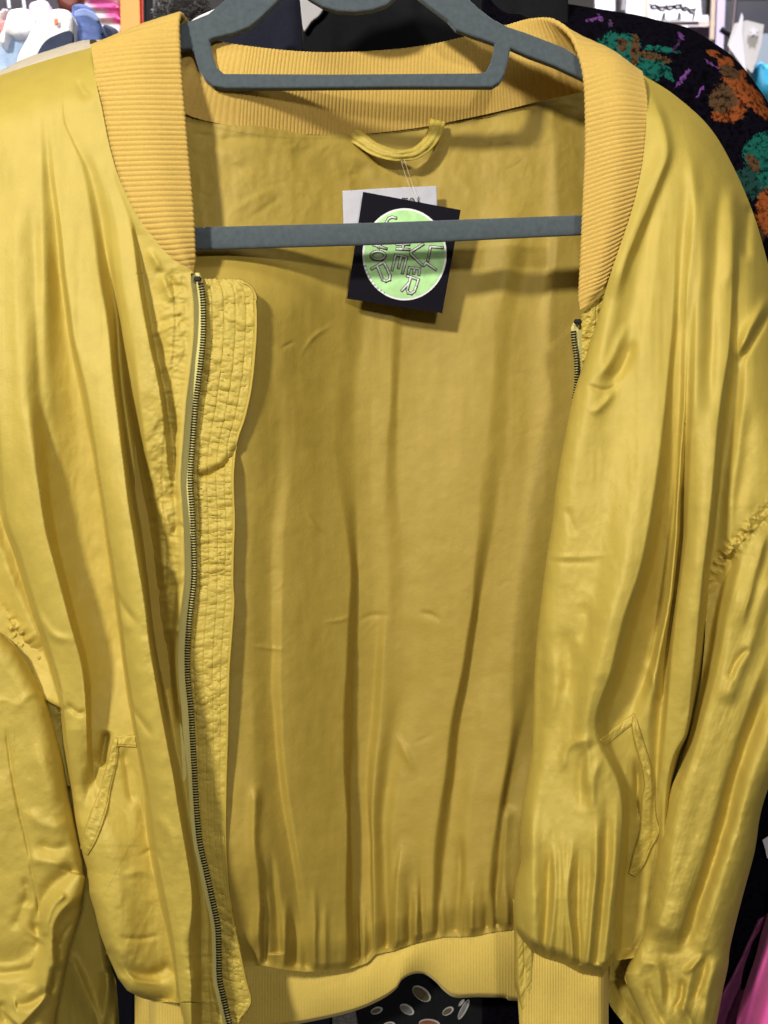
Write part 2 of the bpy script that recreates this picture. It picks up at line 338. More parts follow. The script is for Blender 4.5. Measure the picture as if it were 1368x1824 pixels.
# rows run from the shoulder line down; y of each row depends on u near the top
yb = 84+V*(1880-84)
xr = rightL(yb); xl = lerp_x(LEDGE, yb)
X = xl+(xr-xl)*U
sh = np.interp(X, [p[0] for p in SHL], [p[1] for p in SHL])-84
Y = yb+(sh)*np.clip(1-(yb-84)/300, 0, 1)**1.0
DL = depth_left(X, Y)
gridobj('front_panel', X, Y, DL, M_silk, jacket)

# side of the body and the gathered armhole, seen left of the big folds
def side_depth(X, Y):
    d = np.full(X.shape, 66.)
    seam = [(-60, 1060), (0, 1095), (40, 1140), (75, 1190), (105, 1240), (125, 1300)]
    d -= pucker(X, Y, seam, 8, 15, 9, 2)
    d -= crease(X, Y, seam, -5, 3, .02, .02)
    d -= lap(X, Y, [(-30, 900), (10, 1010), (40, 1080), (80, 1160)], 10, 14, 22, 1)
    return d-5*fbm(X/40, Y/60, 3, 4)
X, Y = net([[(-80, 820), (90, 820)], [(-80, 1150), (180, 1150)], [(-40, 1400), (190, 1400)]], 240, 120)
gridobj('side_panel', X, Y, side_depth(X, Y), M_silk, jacket)

# ---- left sleeve
SLE = [(-60, 1085), (0, 1127), (33, 1158), (66, 1214), (86, 1257), (99, 1306), (112, 1355), (122, 1411), (132, 1459), (141, 1499), (149, 1535), (151, 1564), (148, 1597), (145, 1624), (135, 1657), (123, 1696), (115, 1729), (105, 1778), (97, 1824), (92, 1880)]
def sleeveL_depth(X, Y):
    d = np.full(X.shape, -4.)+105*np.clip((-80-X)/110, 0, 1)**2; h = np.zeros(X.shape)
    e = lerp_x(SLE, Y)
    h += crease(X, Y, [(8, 1290), (26, 1400), (43, 1482), (56, 1541), (66, 1604), (72, 1650)], -3, 3, .1, .1)
    h += lap(X, Y, [(150, 1556), (140, 1590), (105, 1625), (92, 1655), (91, 1690), (93, 1720), (80, 1770), (58, 1800), (30, 1830)], 15, 9, 30, 1, .02, .02)
    h += lap(X, Y, [(140, 1545), (100, 1570), (78, 1600), (66, 1640), (60, 1680)], -11, 14, 13, 1, .1, .2)
    h += lap(X, Y, [(118, 1590), (95, 1612), (82, 1645), (78, 1670)], 6, 6, 9, 1)
    h += lap(X, Y, [(66, 1640), (68, 1690), (58, 1720), (40, 1728), (5, 1732), (-30, 1725)], -9, 12, 9, 1, .1, .05)
    h += lap(X, Y, [(70, 1670), (45, 1700), (10, 1712), (-20, 1706)], -9, 12, 22, 1, .1, .05)
    h += lap(X, Y, [(85, 1765), (55, 1785), (25, 1790)], -8, 9, 9, 1)
    h += crease(X, Y, [(100, 1720), (95, 1755), (84, 1775)], -12, 7)
    h += crease(X, Y, [(128, 1640), (112, 1665), (104, 1690)], -4, 5)
    h += crease(X, Y, [(95, 1670), (106, 1690), (103, 1715)], -5, 6)
    for (pts, a, wd) in (([(60, 1500), (95, 1512), (130, 1505)], -5, 9), ([(45, 1530), (85, 1535), (120, 1545)], 6, 10), ([(40, 1440), (80, 1470), (125, 1475)], 4, 12), ([(20, 1270), (50, 1240), (80, 1235)], 3, 9),
                         ([(50, 1330), (80, 1380), (100, 1440)], 5, 18), ([(45, 1590), (35, 1630), (20, 1660)], -5, 10), ([(40, 1560), (50, 1590), (45, 1620)], -5, 9), ([(10, 1350), (0, 1450), (-5, 1560)], 6, 30), ([(50, 1750), (45, 1775), (20, 1800)], 6, 14), ([(0, 1780), (12, 1830)], -6, 8)):
        h += crease(X, Y, pts, a, wd, .3, .3)
    h += CR*1.2*crumple(X, Y, 62, 5)
    h += 3.5*fbm(X/60, Y/80, 4, 4)+.9*fbm(X/22, Y/16, 7, 3)
    k = np.clip(1-(e-X)/46, 0, 1); d += 60*(1-np.sqrt(1-k**2*.985))
    k = np.clip(1-(Y-(1127+(X)*1.05))/70, 0, 1)
    return d-h
V = np.linspace(0, 1, 420)[:, None]; U = np.linspace(0, 1, 180)[None, :]
yb = 1085+V*(1880-1085); xe = lerp_x(smooth(SLE, 4), yb); X = -190+(xe+190)*U; Y = yb+0*X
gridobj('sleeve', X, Y, sleeveL_depth(X, Y), M_silk, jacket)
# back of the sleeve hanging behind (lower left, in shade)
X, Y = net([[(40, 1560), (110, 1560), (185, 1560)], [(40, 1700), (130, 1700), (196, 1706)], [(40, 1760), (140, 1770), (208, 1760)], [(40, 1890), (140, 1890), (216, 1890)]], 200, 120)
d = 215-lap(X, Y, [(118, 1690), (145, 1750), (168, 1800), (182, 1860)], 12, 9, 26, 1, .2, .02)-lap(X, Y, [(197, 1720), (190, 1770), (182, 1850)], 13, 9, 12, 1)-crease(X, Y, [(205, 1730), (210, 1770), (203, 1850)], 9, 6)-4*fbm(X/30, Y/90, 2, 3)
d += 45*np.clip(1-(lerp_x([(178, 1560), (196, 1706), (208, 1760), (216, 1890)], Y)-X)/18, 0, 1)**2
gridobj('sleeve_back', X, Y, d, M_silk, jacket)

# ---- right front panel
RLE = [(1130, 114), (1144, 145), (1151, 200), (1149, 248), (1142, 305), (1127, 370), (1104, 440), (1082, 505), (1064, 570), (1042, 640), (1021, 706), (1004, 790), (990, 870), (984, 930), (974, 990), (965, 1060), (957, 1130), (952, 1200), (950, 1270), (947, 1340), (938, 1395), (932, 1430), (926, 1490), (928, 1530), (919, 1568), (916, 1610), (918, 1650), (924, 1700)]
SHR = [(1040, 60), (1090, 92), (1140, 130), (1200, 168), (1260, 222), (1300, 285), (1340, 375), (1368, 470), (1390, 560), (1440, 760)]
HEMR = [(900, 1660), (918, 1668), (944, 1692), (966, 1705), (998, 1714), (1033, 1733), (1073, 1740), (1092, 1712), (1130, 1706), (1200, 1706), (1290, 1706)]
CREST_A = [(1185, 300), (1170, 420), (1185, 560), (1190, 664), (1176, 789), (1161, 896), (1147, 985), (1122, 1070), (1105, 1140), (1087, 1214), (1072, 1280), (1060, 1330)]
CREST_B = [(1240, 620), (1222, 771), (1213, 878), (1203, 985), (1196, 1100), (1188, 1180), (1178, 1260), (1168, 1350)]
CREST_C = [(1322, 380), (1312, 480), (1305, 600), (1289, 735), (1281, 842), (1270, 949), (1259, 1040), (1252, 1100), (1243, 1178), (1234, 1250), (1222, 1320), (1205, 1390), (1185, 1450)]
LINES_R = [
 [(60, 1080, 16), (300, 1130, 14), (450, 1085, 10), (600, 1045, 8), (750, 1005, 8), (900, 980, 10), (1000, 965, 10), (1100, 950, 8), (1200, 945, 4), (1300, 940, 4), (1400, 930, 8), (1500, 918, 12), (1600, 908, 14), (1750, 910, 10)],
 [(60, 1100, 18), (200, 1162, 18), (300, 1162, 18), (450, 1112, 18), (600, 1078, 16), (750, 1050, 15), (900, 1030, 18), (1000, 1010, 18), (1100, 990, 14), (1200, 972, 8), (1300, 962, 8), (1400, 962, 18), (1500, 948, 24), (1600, 940, 26), (1750, 955, 16)],
 [(60, 1110, 20), (200, 1178, 22), (300, 1180, 20), (350, 1172, 10), (450, 1142, 3), (600, 1112, 5), (750, 1082, 12), (900, 1070, 22), (1000, 1060, 26), (1100, 1040, 28), (1200, 1028, 26), (1300, 1018, 24), (1400, 1008, 24), (1500, 998, 30), (1600, 998, 32), (1750, 1010, 18)],
 [(60, 1120, 20), (200, 1190, 20), (300, 1196, 18), (450, 1172, 22), (600, 1160, 26), (750, 1160, 32), (900, 1142, 44), (1000, 1122, 52), (1100, 1092, 56), (1200, 1067, 54), (1300, 1046, 42), (1400, 1072, 38), (1500, 1080, 38), (1600, 1072, 36), (1750, 1060, 22)],
 [(60, 1130, 20), (200, 1200, 20), (300, 1206, 19), (450, 1200, 24), (600, 1193, 28), (750, 1177, 34), (900, 1157, 44), (1000, 1138, 51), (1100, 1108, 55), (1200, 1084, 52), (1300, 1060, 40), (1400, 1102, 36), (1500, 1104, 36), (1600, 1096, 34), (1750, 1088, 18)],
 [(60, 1136, 20), (300, 1216, 20), (450, 1212, 16), (600, 1206, 12), (750, 1195, 8), (900, 1180, 2), (1000, 1164, -4), (1100, 1136, -8), (1200, 1112, -8), (1300, 1084, 4), (1400, 1122, -4), (1500, 1122, -16), (1600, 1112, -24), (1750, 1104, -24)],
 [(60, 1142, 20), (300, 1226, 21), (450, 1220, 18), (600, 1213, 14), (750, 1206, 6), (900, 1200, 0), (1000, 1190, -8), (1100, 1170, -12), (1200, 1150, -12), (1300, 1112, 0), (1400, 1140, -6), (1500, 1140, -18), (1600, 1130, -26), (1750, 1120, -26)],
 [(60, 1148, 20), (300, 1234, 22), (450, 1227, 21), (600, 1221, 20), (750, 1216, 20), (900, 1209, 20), (1000, 1199, 18), (1100, 1186, 18), (1200, 1168, 16), (1300, 1150, 8), (1400, 1158, -2), (1500, 1155, -18), (1750, 1150, -26)],
 [(60, 1154, 20), (300, 1242, 22), (450, 1233, 24), (600, 1228, 20), (750, 1222, 13), (900, 1215, -2), (1000, 1207, -8), (1100, 1197, -8), (1200, 1186, -6), (1300, 1176, -4), (1400, 1168, -8), (1500, 1165, -20), (1750, 1160, -26)],
 [(60, 1160, 20), (300, 1252, 23), (450, 1245, 25), (600, 1240, 26), (750, 1234, 26), (900, 1226, 26), (1000, 1217, 24), (1100, 1207, 22), (1200, 1196, 18), (1300, 1188, 12), (1400, 1176, 0), (1500, 1172, -20), (1750, 1170, -26)],
 [(60, 1170, 20), (250, 1262, 22), (350, 1294, 26), (450, 1305, 32), (600, 1298, 40), (750, 1281, 44), (900, 1268, 46), (1000, 1256, 44), (1100, 1246, 38), (1200, 1236, 32), (1300, 1222, 20), (1400, 1188, 4), (1750, 1180, -24)],
 [(60, 1180, 20), (250, 1285, 20), (350, 1322, 12), (450, 1319, 8), (600, 1312, 0), (750, 1295, -6), (900, 1281, -14), (1000, 1268, -20), (1100, 1258, -28), (1200, 1247, -32), (1300, 1233, -34), (1400, 1204, -32), (1750, 1200, -30)],
 [(60, 1200, 18), (300, 1335, 18), (450, 1346, 18), (600, 1336, 12), (750, 1322, 10), (900, 1306, 6), (1000, 1300, -10), (1100, 1290, -28), (1400, 1250, -34), (1750, 1230, -30)],
 [(60, 1440, 10), (1750, 1440, 0)]]
def depth_right(X, Y):
    d = np.full(X.shape, 24.); h = np.zeros(X.shape)
    d += np.clip(X-1240, 0, 400)*.10
    h += 20+(.55+1.05*sstep(350, 950, Y))*(profile(X, Y, LINES_R, 6)-20)+12*sstep(400, 800, Y)
    h += crease(X, Y, [(1255, 330), (1248, 480), (1240, 640), (1232, 800)], 9, 16)
    h += crease(X, Y, [(1285, 300), (1276, 420), (1268, 560), (1262, 760)], -6, 12)
    h += crease(X, Y, [(1302, 320), (1306, 400), (1298, 520)], 7, 12)
    h += crease(X, Y, [(1337, 360), (1330, 410), (1328, 470)], -9, 10)
    h += crease(X, Y, [(1225, 250), (1238, 350), (1228, 470), (1215, 600)], 6, 12)
    h += lap(X, Y, [(1145, 150), (1178, 215), (1188, 270), (1172, 320), (1140, 400), (1112, 470), (1095, 540)], 11, 9, 22, 1, .15, .15)
    for (pts, a, wd) in (([(1120, 570), (1090, 640), (1060, 680)], 6, 9), ([(1130, 600), (1105, 660), (1075, 690)], -6, 9), ([(1040, 685), (1080, 695), (1105, 680)], -3, 5), ([(1050, 740), (1080, 715), (1095, 690)], 5, 8), ([(970, 985), (1010, 992), (1100, 986)], 1.6, 5), ([(970, 998), (1010, 1003), (1070, 1000)], -1.2, 5), ([(1132, 1345), (1136, 1390), (1134, 1430), (1136, 1470)], -13, 6),
                         ([(1010, 900), (1025, 960)], -3, 8), ([(1368, 520), (1340, 580), (1308, 645)], 11, 9), ([(1374, 545), (1345, 600), (1315, 655)], -8, 6), ([(1330, 600), (1300, 800), (1290, 880)], -6, 14), ([(1340, 700), (1322, 840), (1305, 960)], -8, 16),
                         ([(1000, 1380), (1015, 1330), (1060, 1315)], 6, 9), ([(1075, 1318), (1040, 1350), (1030, 1450)], -7, 10), ([(1070, 1340), (1055, 1400), (1055, 1460)], 5, 8), ([(1046, 1310), (1046, 1360), (1048, 1420)], 5, 8),
                         ([(1005, 1110), (1015, 1180), (1005, 1250)], -6, 14), ([(985, 1150), (990, 1220), (975, 1300)], 5, 12), ([(1035, 1070), (1045, 1110), (1030, 1150)], -4, 12),
                         ([(1180, 900), (1176, 1000), (1164, 1100), (1158, 1150)], -5, 12), ([(1150, 1170), (1164, 1210), (1180, 1260)], 5, 7),
                         ([(968, 1100), (962, 1200), (958, 1320), (945, 1400)], -5, 12)):
        h += crease(X, Y, pts, a, wd, .3, .3)
    # lower gathers above the hem
    hy = np.interp(X, [p[0] for p in HEMR], [p[1] for p in HEMR]); g = hy-Y
    for (x0, x1, x2, a, wd, top) in ((972, 990, 975, 9, 8, 1450), (1002, 1004, 998, 8, 7, 1470), (1022, 1012, 1020, 9, 6, 1480), (1032, 1030, 1032, -9, 6, 1480), (985, 978, 968, -8, 8, 1440), (1062, 1060, 1046, 11, 9, 1420), (1080, 1078, 1060, -8, 9, 1380), (1100, 1092, 1076, 8, 8, 1400), (948, 950, 955, 10, 14, 1400), (1050, 1048, 1040, -5, 6, 1500)):
        h += crease(X, Y, [(x0, top), (x1, (top+1700)/2), (x2, 1720)], a, wd, .4, .02)
    h += 9*np.exp(-np.clip(g, 0, 999)/26)*fbm(X/11+.15*np.sin(g/30), g/120, 2, 2)
    h += 22*sstep(180, 20, g)*sstep(0, 26, g)*sstep(1100, 1040, X)+0
    h += 12*np.exp(-((X-1010)/70)**2-((Y-1560)/130)**2)
    # cut back between pocket and side
    h += .9*fbm(X/15, Y/260, 2, 2)*sstep(200, 500, Y)+CR*crumple(X, Y, 52, 3)*(.12+.9*sstep(450, 1500, Y))
    h += 3.5*fbm(X/80, Y/260, 6, 4)+1.6*fbm(X/26, Y/36, 3, 3)*sstep(500, 900, Y)*1.0
    h = h*sstep(-4, 20, g)-10*(1-sstep(-4, 20, g)); d -= h
    e = lerp_x(smooth(RLE, 3), Y); R_ = 34
    k = np.clip(1-(X-e)/R_, 0, 1); d += 42*(1-np.sqrt(1-k**2*.985))*sstep(470, 640, Y)
    # shoulder silhouette turns back
    dd, t = pdist(X, Y, smooth(SHR), 130); k = np.where(np.abs(dd) < 1e8, np.clip(1-np.abs(dd)/125, 0, 1), 0)
    d += 105*k**3.2
    seam = [(1440, 840), (1400, 875), (1368, 905), (1330, 945), (1290, 990), (1268, 1015), (1262, 1040)]
    d -= pucker(X, Y, seam, 7, 11, 8, 1)*sstep(1262, 1275, X)
    d += 5*np.clip(hy-Y+0, 0, 0)
    return d
V = np.linspace(0, 1, 880)[:, None]; U = np.linspace(0, 1, 250)[None, :]
RL = smooth(RLE, 3); tt = V
yL = 114+V*(1668-114); xL = lerp_x(RL, yL)
Rr = np.array([(1131, 113), (1142, 130), (1200, 168), (1260, 222), (1300, 285), (1340, 375), (1368, 470), (1390, 560), (1425, 760), (1425, 1000), (1400, 1200), (1300, 1440), (1250, 1600), (1210, 1706)], float)
seg = np.concatenate([[0], np.cumsum(np.hypot(*np.diff(Rr, axis=0).T))]); seg /= seg[-1]
Rs = smooth(Rr, 6); sg = np.concatenate([[0], np.cumsum(np.hypot(*np.diff(Rs, axis=0).T))]); sg /= sg[-1]
v = V[:, 0]**1.0
xR = np.interp(v, sg, Rs[:, 0])[:, None]; yR = np.interp(v, sg, Rs[:, 1])[:, None]
X = xL+(xR-xL)*U; Y = yL+(yR-yL)*U
hy = np.interp(X, [p[0] for p in HEMR], [p[1] for p in HEMR])
Y = Y+(hy-(1668+38*U))*sstep(.8, 1., V)
DR = depth_right(X, Y)
gridobj('front_panel', X, Y, DR, M_silk, jacket)

# ---- right sleeve
SRL = [(1262, 1038), (1258, 1090), (1254, 1160), (1246, 1230), (1230, 1303), (1212, 1364), (1190, 1418), (1176, 1489), (1165, 1560), (1152, 1650), (1131, 1696), (1113, 1735), (1118, 1758), (1137, 1800), (1146, 1824), (1150, 1880)]
SRR = [(1440, 840), (1440, 1200), (1400, 1330), (1370, 1400), (1354, 1453), (1344, 1518), (1322, 1600), (1301, 1685), (1297, 1721), (1287, 1767), (1276, 1824), (1262, 1880)]
def sleeveR_depth(X, Y):
    d = np.full(X.shape, 14.); h = np.zeros(X.shape)
    e = [(1312, 985), (1304, 1010), (1283, 1089), (1270, 1160), (1253, 1232), (1233, 1303), (1214, 1364), (1193, 1418)]
    dd, t = pdist(X, Y, smooth(e), 80); ins = np.where(np.abs(dd) < 1e8, dd, np.where(X > 1290, 80, -80))
    # left of the fold edge the cloth drops back
    d += 46*sstep(16, -12, ins)*sstep(1440, 1350, Y)*sstep(975, 1010, Y+ (X-1300)*.0)
    h += lap(X, Y, [(1325, 1000), (1310, 1080), (1292, 1180), (1272, 1260), (1250, 1340), (1215, 1440), (1200, 1520), (1190, 1600), (1170, 1680)], 14, 34, 20, 1, .1, .05)
    h += lap(X, Y, [(1368, 940), (1346, 1015), (1330, 1080), (1315, 1130)], 10, 7, 22, 1, .2, .3)
    h += lap(X, Y, [(1375, 1020), (1350, 1090), (1338, 1140), (1310, 1200), (1290, 1260)], 11, 14, 16, 1)
    h += crease(X, Y, [(1335, 1150), (1310, 1180), (1296, 1215)], -7, 7)
    h += lap(X, Y, [(1380, 1130), (1350, 1200), (1325, 1270), (1305, 1340), (1282, 1410), (1262, 1480), (1240, 1560), (1215, 1640), (1190, 1700)], 14, 13, 34, 1, .2, .1)
    h += lap(X, Y, [(1400, 1230), (1360, 1340), (1330, 1430), (1310, 1500), (1280, 1580), (1262, 1650), (1240, 1720)], 12, 34, 20, 1, .2, .2)
    h += crease(X, Y, [(1375, 1200), (1330, 1320), (1300, 1420), (1282, 1491), (1255, 1575), (1229, 1650), (1205, 1705)], -17, 14, .2, .1)
    for (pts, a, wd) in (([(1130, 1720), (1170, 1720), (1180, 1780), (1195, 1830)], 8, 10), ([(1180, 1700), (1190, 1760), (1180, 1830)], -7, 9), ([(1240, 1700), (1225, 1760), (1210, 1830)], 8, 9), ([(1262, 1690), (1250, 1740), (1235, 1790)], -7, 7),
                         ([(1210, 1780), (1225, 1810), (1240, 1850)], 8, 8), ([(1280, 1700), (1262, 1760), (1255, 1830)], 6, 8), ([(1160, 1690), (1200, 1700), (1250, 1680)], -4, 10), ([(1255, 1700), (1235, 1720), (1215, 1735)], 6, 6), ([(1215, 1740), (1212, 1780), (1198, 1800)], -7, 6),
                         ([(1150, 1740), (1165, 1790), (1190, 1840)], -6, 7)):
        h += crease(X, Y, pts, a, wd, .25, .25)
    h += CR*1.5*crumple(X, Y, 50, 2)*sstep(1050, 1500, Y)+1.5*fbm((X+Y*.35)/13, Y/230, 4, 3)
    h += 3.5*fbm(X/60, Y/200, 2, 4)+2.0*fbm(X/24, Y/20, 9, 3)*sstep(1250, 1600, Y)+1*fbm(X/20, Y/20, 5, 3)
    seam = [(1440, 840), (1400, 875), (1368, 905), (1330, 945), (1290, 990), (1268, 1015), (1262, 1040)]
    h += pucker(X, Y, seam, 8, 13, 8, 1)
    d -= h
    k = np.clip(1-(lerp_x(SRR, Y)-X)/44, 0, 1); d += 75*(1-np.sqrt(1-k**2*.985))
    k = np.clip(1-(X-lerp_x(SRL, Y))/30, 0, 1); d += 45*(1-np.sqrt(1-k**2*.985))*sstep(1380, 1450, Y)
    return d
V = np.linspace(0, 1, 520)[:, None]; U = np.linspace(0, 1, 150)[None, :]
yL = 1022+V*(1880-1022); xL = lerp_x(smooth(SRL, 4), yL); yR = 830+V*(1880-830); xR = lerp_x(smooth(SRR, 4), yR)
X = xL+(xR-xL)*U; Y = yL+(yR-yL)*(U**1)
k = (1-V)**6; Y = Y+k*12*np.sin(U*3.1)
gridobj('sleeve', X, Y, sleeveR_depth(X, Y), M_silk, jacket)
# back of that sleeve, and its cuff side
X, Y = net([[(1080, 1560), (1130, 1560), (1180, 1560)], [(1092, 1640), (1130, 1640), (1175, 1640)], [(1085, 1740), (1130, 1750), (1180, 1760)], [(1084, 1784), (1130, 1800), (1170, 1830)], [(1110, 1822), (1140, 1850), (1180, 1890)]], 160, 90)
d = 105-crease(X, Y, [(1095, 1745), (1115, 1790), (1150, 1830)], -9, 9, .05, .05)-crease(X, Y, [(1140, 1590), (1125, 1650), (1100, 1710), (1098, 1740)], 8, 12)-5*fbm(X/30, Y/40, 3, 4)
gridobj('sleeve_back', X, Y, d, M_silk, jacket)

# ---- lining of the back (seen through the opening)
NECK = [(200, 130), (280, 180), (335, 203), (400, 222), (500, 234), (600, 236), (700, 229), (800, 214), (900, 194), (960, 177), (1010, 163), (1060, 148), (1160, 130)]
BHEM = [(150, 1730), (300, 1728), (400, 1724), (440, 1722), (470, 1720), (500, 1726), (540, 1731), (590, 1730), (620, 1727), (655, 1715), (668, 1700), (700, 1694), (740, 1680), (790, 1669), (840, 1668), (880, 1660), (915, 1656), (960, 1655), (1240, 1655)]
LINES_B = [
 [(200, 320, 0), (1740, 320, 0)],
 [(200, 420, 2), (600, 430, 0), (800, 430, 0), (1000, 440, -2), (1200, 445, -6), (1400, 450, 2), (1560, 470, 0), (1740, 480, 0)],
 [(200, 480, 2), (600, 480, 2), (800, 490, -8), (1000, 478, -12), (1200, 484, -14), (1400, 500, -12), (1560, 522, -10), (1740, 550, -10)],
 [(200, 540, 3), (600, 520, 8), (800, 530, 4), (1000, 505, 6), (1200, 500, 8), (1400, 514, 10), (1560, 538, 8), (1740, 562, 4)],
 [(200, 600, 3), (450, 618, 5), (600, 606, 7), (800, 590, 8), (1000, 618, 16), (1200, 614, 18), (1400, 616, 20), (1560, 617, 20), (1740, 616, 14)],
 [(200, 640, 0), (450, 654, -3), (600, 646, -4), (800, 630, -6), (1000, 634, -12), (1200, 630, -18), (1400, 629, -20), (1560, 629, -22), (1740, 630, -14)],
 [(200, 680, 0), (450, 670, 0), (600, 660, 0), (800, 655, -4), (1000, 660, -10), (1200, 664, -18), (1400, 655, -18), (1560, 656, -18), (1740, 662, -6)],
 [(200, 710, 0), (450, 700, 5), (600, 695, 6), (800, 688, 4), (1000, 690, 2), (1200, 684, 4), (1400, 666, 6), (1560, 667, 8), (1740, 674, 4)],
 [(200, 740, 0), (450, 725, -5), (600, 715, -8), (800, 712, -10), (1000, 715, -4), (1200, 720, 0), (1400, 690, -8), (1560, 686, -6), (1740, 690, -4)],
 [(200, 800, 0), (450, 780, 3), (600, 790, 0), (800, 790, 0), (1000, 765, 8), (1200, 760, 6), (1400, 712, 8), (1560, 702, 8), (1740, 705, 4)],
 [(200, 850, 0), (350, 850, -2), (450, 858, -8), (600, 840, 8), (800, 830, 10), (1000, 820, 14), (1200, 795, 14), (1400, 770, 16), (1560, 745, 10), (1740, 735, 8)],
 [(200, 900, 2), (350, 905, 5), (450, 908, 12), (600, 880, 10), (800, 862, 11), (1000, 846, 18), (1200, 818, 18), (1400, 790, 18), (1560, 768, 16), (1740, 760, 10)],
 [(200, 940, 0), (350, 940, -2), (450, 944, -10), (600, 914, -6), (800, 900, -8), (1000, 864, -12), (1200, 836, -14), (1400, 806, -14), (1560, 786, -12), (1740, 776, -8)],
 [(200, 970, 0), (450, 972, -16), (600, 950, -12), (800, 940, -12), (1000, 905, -8), (1200, 885, -6), (1400, 850, 8), (1560, 840, 10), (1740, 830, 6)],
 [(200, 1000, 0), (600, 985, -2), (800, 980, 0), (1000, 945, 4), (1200, 920, 4), (1400, 895, 12), (1560, 872, 12), (1740, 850, 8)],
 [(200, 1040, 0), (600, 1030, 0), (1000, 1000, 0), (1200, 960, 0), (1400, 912, -10), (1560, 892, -10), (1740, 872, -4)],
 [(200, 1080, 0), (1200, 1000, 0), (1400, 940, 0), (1560, 915, 4), (1740, 910, 4)]]
def depth_lining(X, Y):
    d = np.full(X.shape, 222.); h = np.zeros(X.shape)
    d += -30*sstep(1200, 1730, Y)
    d -= 108*(1-sstep(380, 720, X))*(1-.35*sstep(1500, 1730, Y))
    d -= (40+18*sstep(900, 700, Y))*(1-sstep(440, 640, X))*sstep(430, 560, Y)*(1-.5*sstep(1500, 1730, Y))
    h += (.68+.32*sstep(900, 1400, Y))*profile(X, Y, LINES_B, 9)+.5*fbm(X/17, Y/260, 4, 2)+CR*.8*crumple(X, Y, 50, 1)*(.5+.9*sstep(520, 300, Y))
    h += lap(X, Y, [(820, 1480), (820, 1541), (814, 1649), (812, 1668)], -9, 7, 10, 1, .3, .01)
    h += lap(X, Y, [(720, 1480), (709, 1553), (706, 1621), (708, 1690)], 10, 6, 18, -1, .4, .01)
    h += lap(X, Y, [(905, 1430), (898, 1540), (893, 1600), (890, 1660)], 9, 8, 12, -1)
    h += lap(X, Y, [(480, 1500), (490, 1600), (497, 1700)], -9, 6, 14, 1, .4, .02)
    h += lap(X, Y, [(455, 1390), (452, 1500), (462, 1600), (450, 1700)], 8, 9, 9, 1)
    for i, (x, top, a) in enumerate(((462, 1640, 8), (505, 1650, 7), (523, 1660, -8), (560, 1620, 7), (580, 1650, 5), (640, 1640, -8), (648, 1660, 7), (690, 1640, -7), (728, 1610, -8), (742, 1600, 8), (752, 1560, -6), (790, 1620, 7), (830, 1630, -7), (840, 1610, 7), (862, 1600, -8), (876, 1620, 8), (885, 1590, -6), (903, 1600, 8), (470, 1560, -8))):
        h += crease(X, Y, [(x+5*math.sin(i*2.1), top-60), (x+2*math.sin(i), top), (x, 1735)], a*1.1, 6.5, .6, .01)
    hy = np.interp(X, [p[0] for p in BHEM], [p[1] for p in BHEM]); g = np.clip(hy-Y, 0, 9999)
    h += 7*np.exp(-g/34)*fbm(X/13, g/160+3, 3, 2)
    h += 20*sstep(0, 60, g)*np.exp(-g/170)
    # fine creases
    rs = np.random.RandomState(7)
    for i in range(44):
        x0, y0 = rs.uniform(370, 980), rs.uniform(250, 1350)
        if i < 20: x0, y0 = rs.uniform(350, 1000), rs.uniform(230, 420)
        an = rs.uniform(-.9, .1) if i % 2 else rs.uniform(-.4, .5); L = rs.uniform(25, 75)
        pts = [(x0+L*t*math.cos(an), y0+L*t*math.sin(an)+4*math.sin(t*5+i)) for t in (-.5, 0, .5)]
        h += crease(X, Y, pts, rs.choice([-1, 1])*rs.uniform(.2, .7), rs.uniform(2.2, 5.5), .4, .4)
    for pts, a, wd in (([(345, 258), (400, 250), (455, 246), (500, 254)], -5, 9), ([(340, 238), (390, 243)], -3, 5), ([(390, 395), (440, 360), (500, 330)], 3, 7), ([(430, 400), (480, 365), (520, 340)], -2.5, 6), ([(370, 320), (430, 300), (470, 285)], -4, 12), ([(510, 290), (540, 270), (580, 262)], -4, 12), ([(600, 315), (640, 308), (665, 300)], -5, 10), ([(605, 285), (640, 282), (680, 300)], 4, 10),
                       ([(820, 250), (880, 262), (950, 255)], -2.5, 7), ([(790, 300), (830, 330), (850, 380)], 4, 12), ([(530, 640), (560, 600), (600, 575)], 3, 4), ([(495, 625), (520, 610), (530, 615)], -2.5, 3), ([(455, 600), (500, 630), (560, 690)], 3, 8), ([(570, 1110), (610, 1105), (632, 1092)], 3, 4), ([(632, 1112), (660, 1096), (700, 1095)], -3, 5), ([(440, 1150), (480, 1155), (520, 1160)], 3, 4), ([(740, 1090), (770, 1095), (790, 1115)], -4, 5), ([(700, 1300), (720, 1340), (745, 1385)], 7, 7), ([(545, 905), (560, 935), (580, 950)], 2.5, 4)):
        h += crease(X, Y, pts, a*.5, wd, .45, .45)
    h += 5*fbm(X/110, Y/300, 1, 4)+2.2*fbm(X/42, Y/38, 7, 4)*(.45+.55*sstep(520, 300, Y))
    h = h*sstep(-3, 16, g)
    return d-h
V = np.linspace(0, 1, 820)[:, None]; U = np.linspace(0, 1, 420)[None, :]
X = 240+(1130-240)*U+0*V
yt = np.interp(X, [p[0] for p in NECK], [p[1] for p in NECK])-6; ybm = np.interp(X, [p[0] for p in BHEM], [p[1] for p in BHEM])
Y = yt+(ybm-yt)*V
DLn = depth_lining(X, Y)
gridobj('back_lining', X, Y, DLn, M_lining_shaded, jacket)
# outer shell of the back, so the jacket is closed from behind
Xb, Yb = net([[(150, 120), (650, 215), (1110, 130)], [(-60, 400), (650, 400), (1310, 400)], [(0, 1200), (650, 1200), (1240, 1200)], [(150, 1700), (650, 1700), (1160, 1700)]], 90, 120)
gridobj('back_shell', Xb, Yb, 262+8*fbm(Xb/70, Yb/260, 4, 3)-70*np.clip(np.abs(Xb-650)/650, 0, 1)**3, M_silk, jacket)

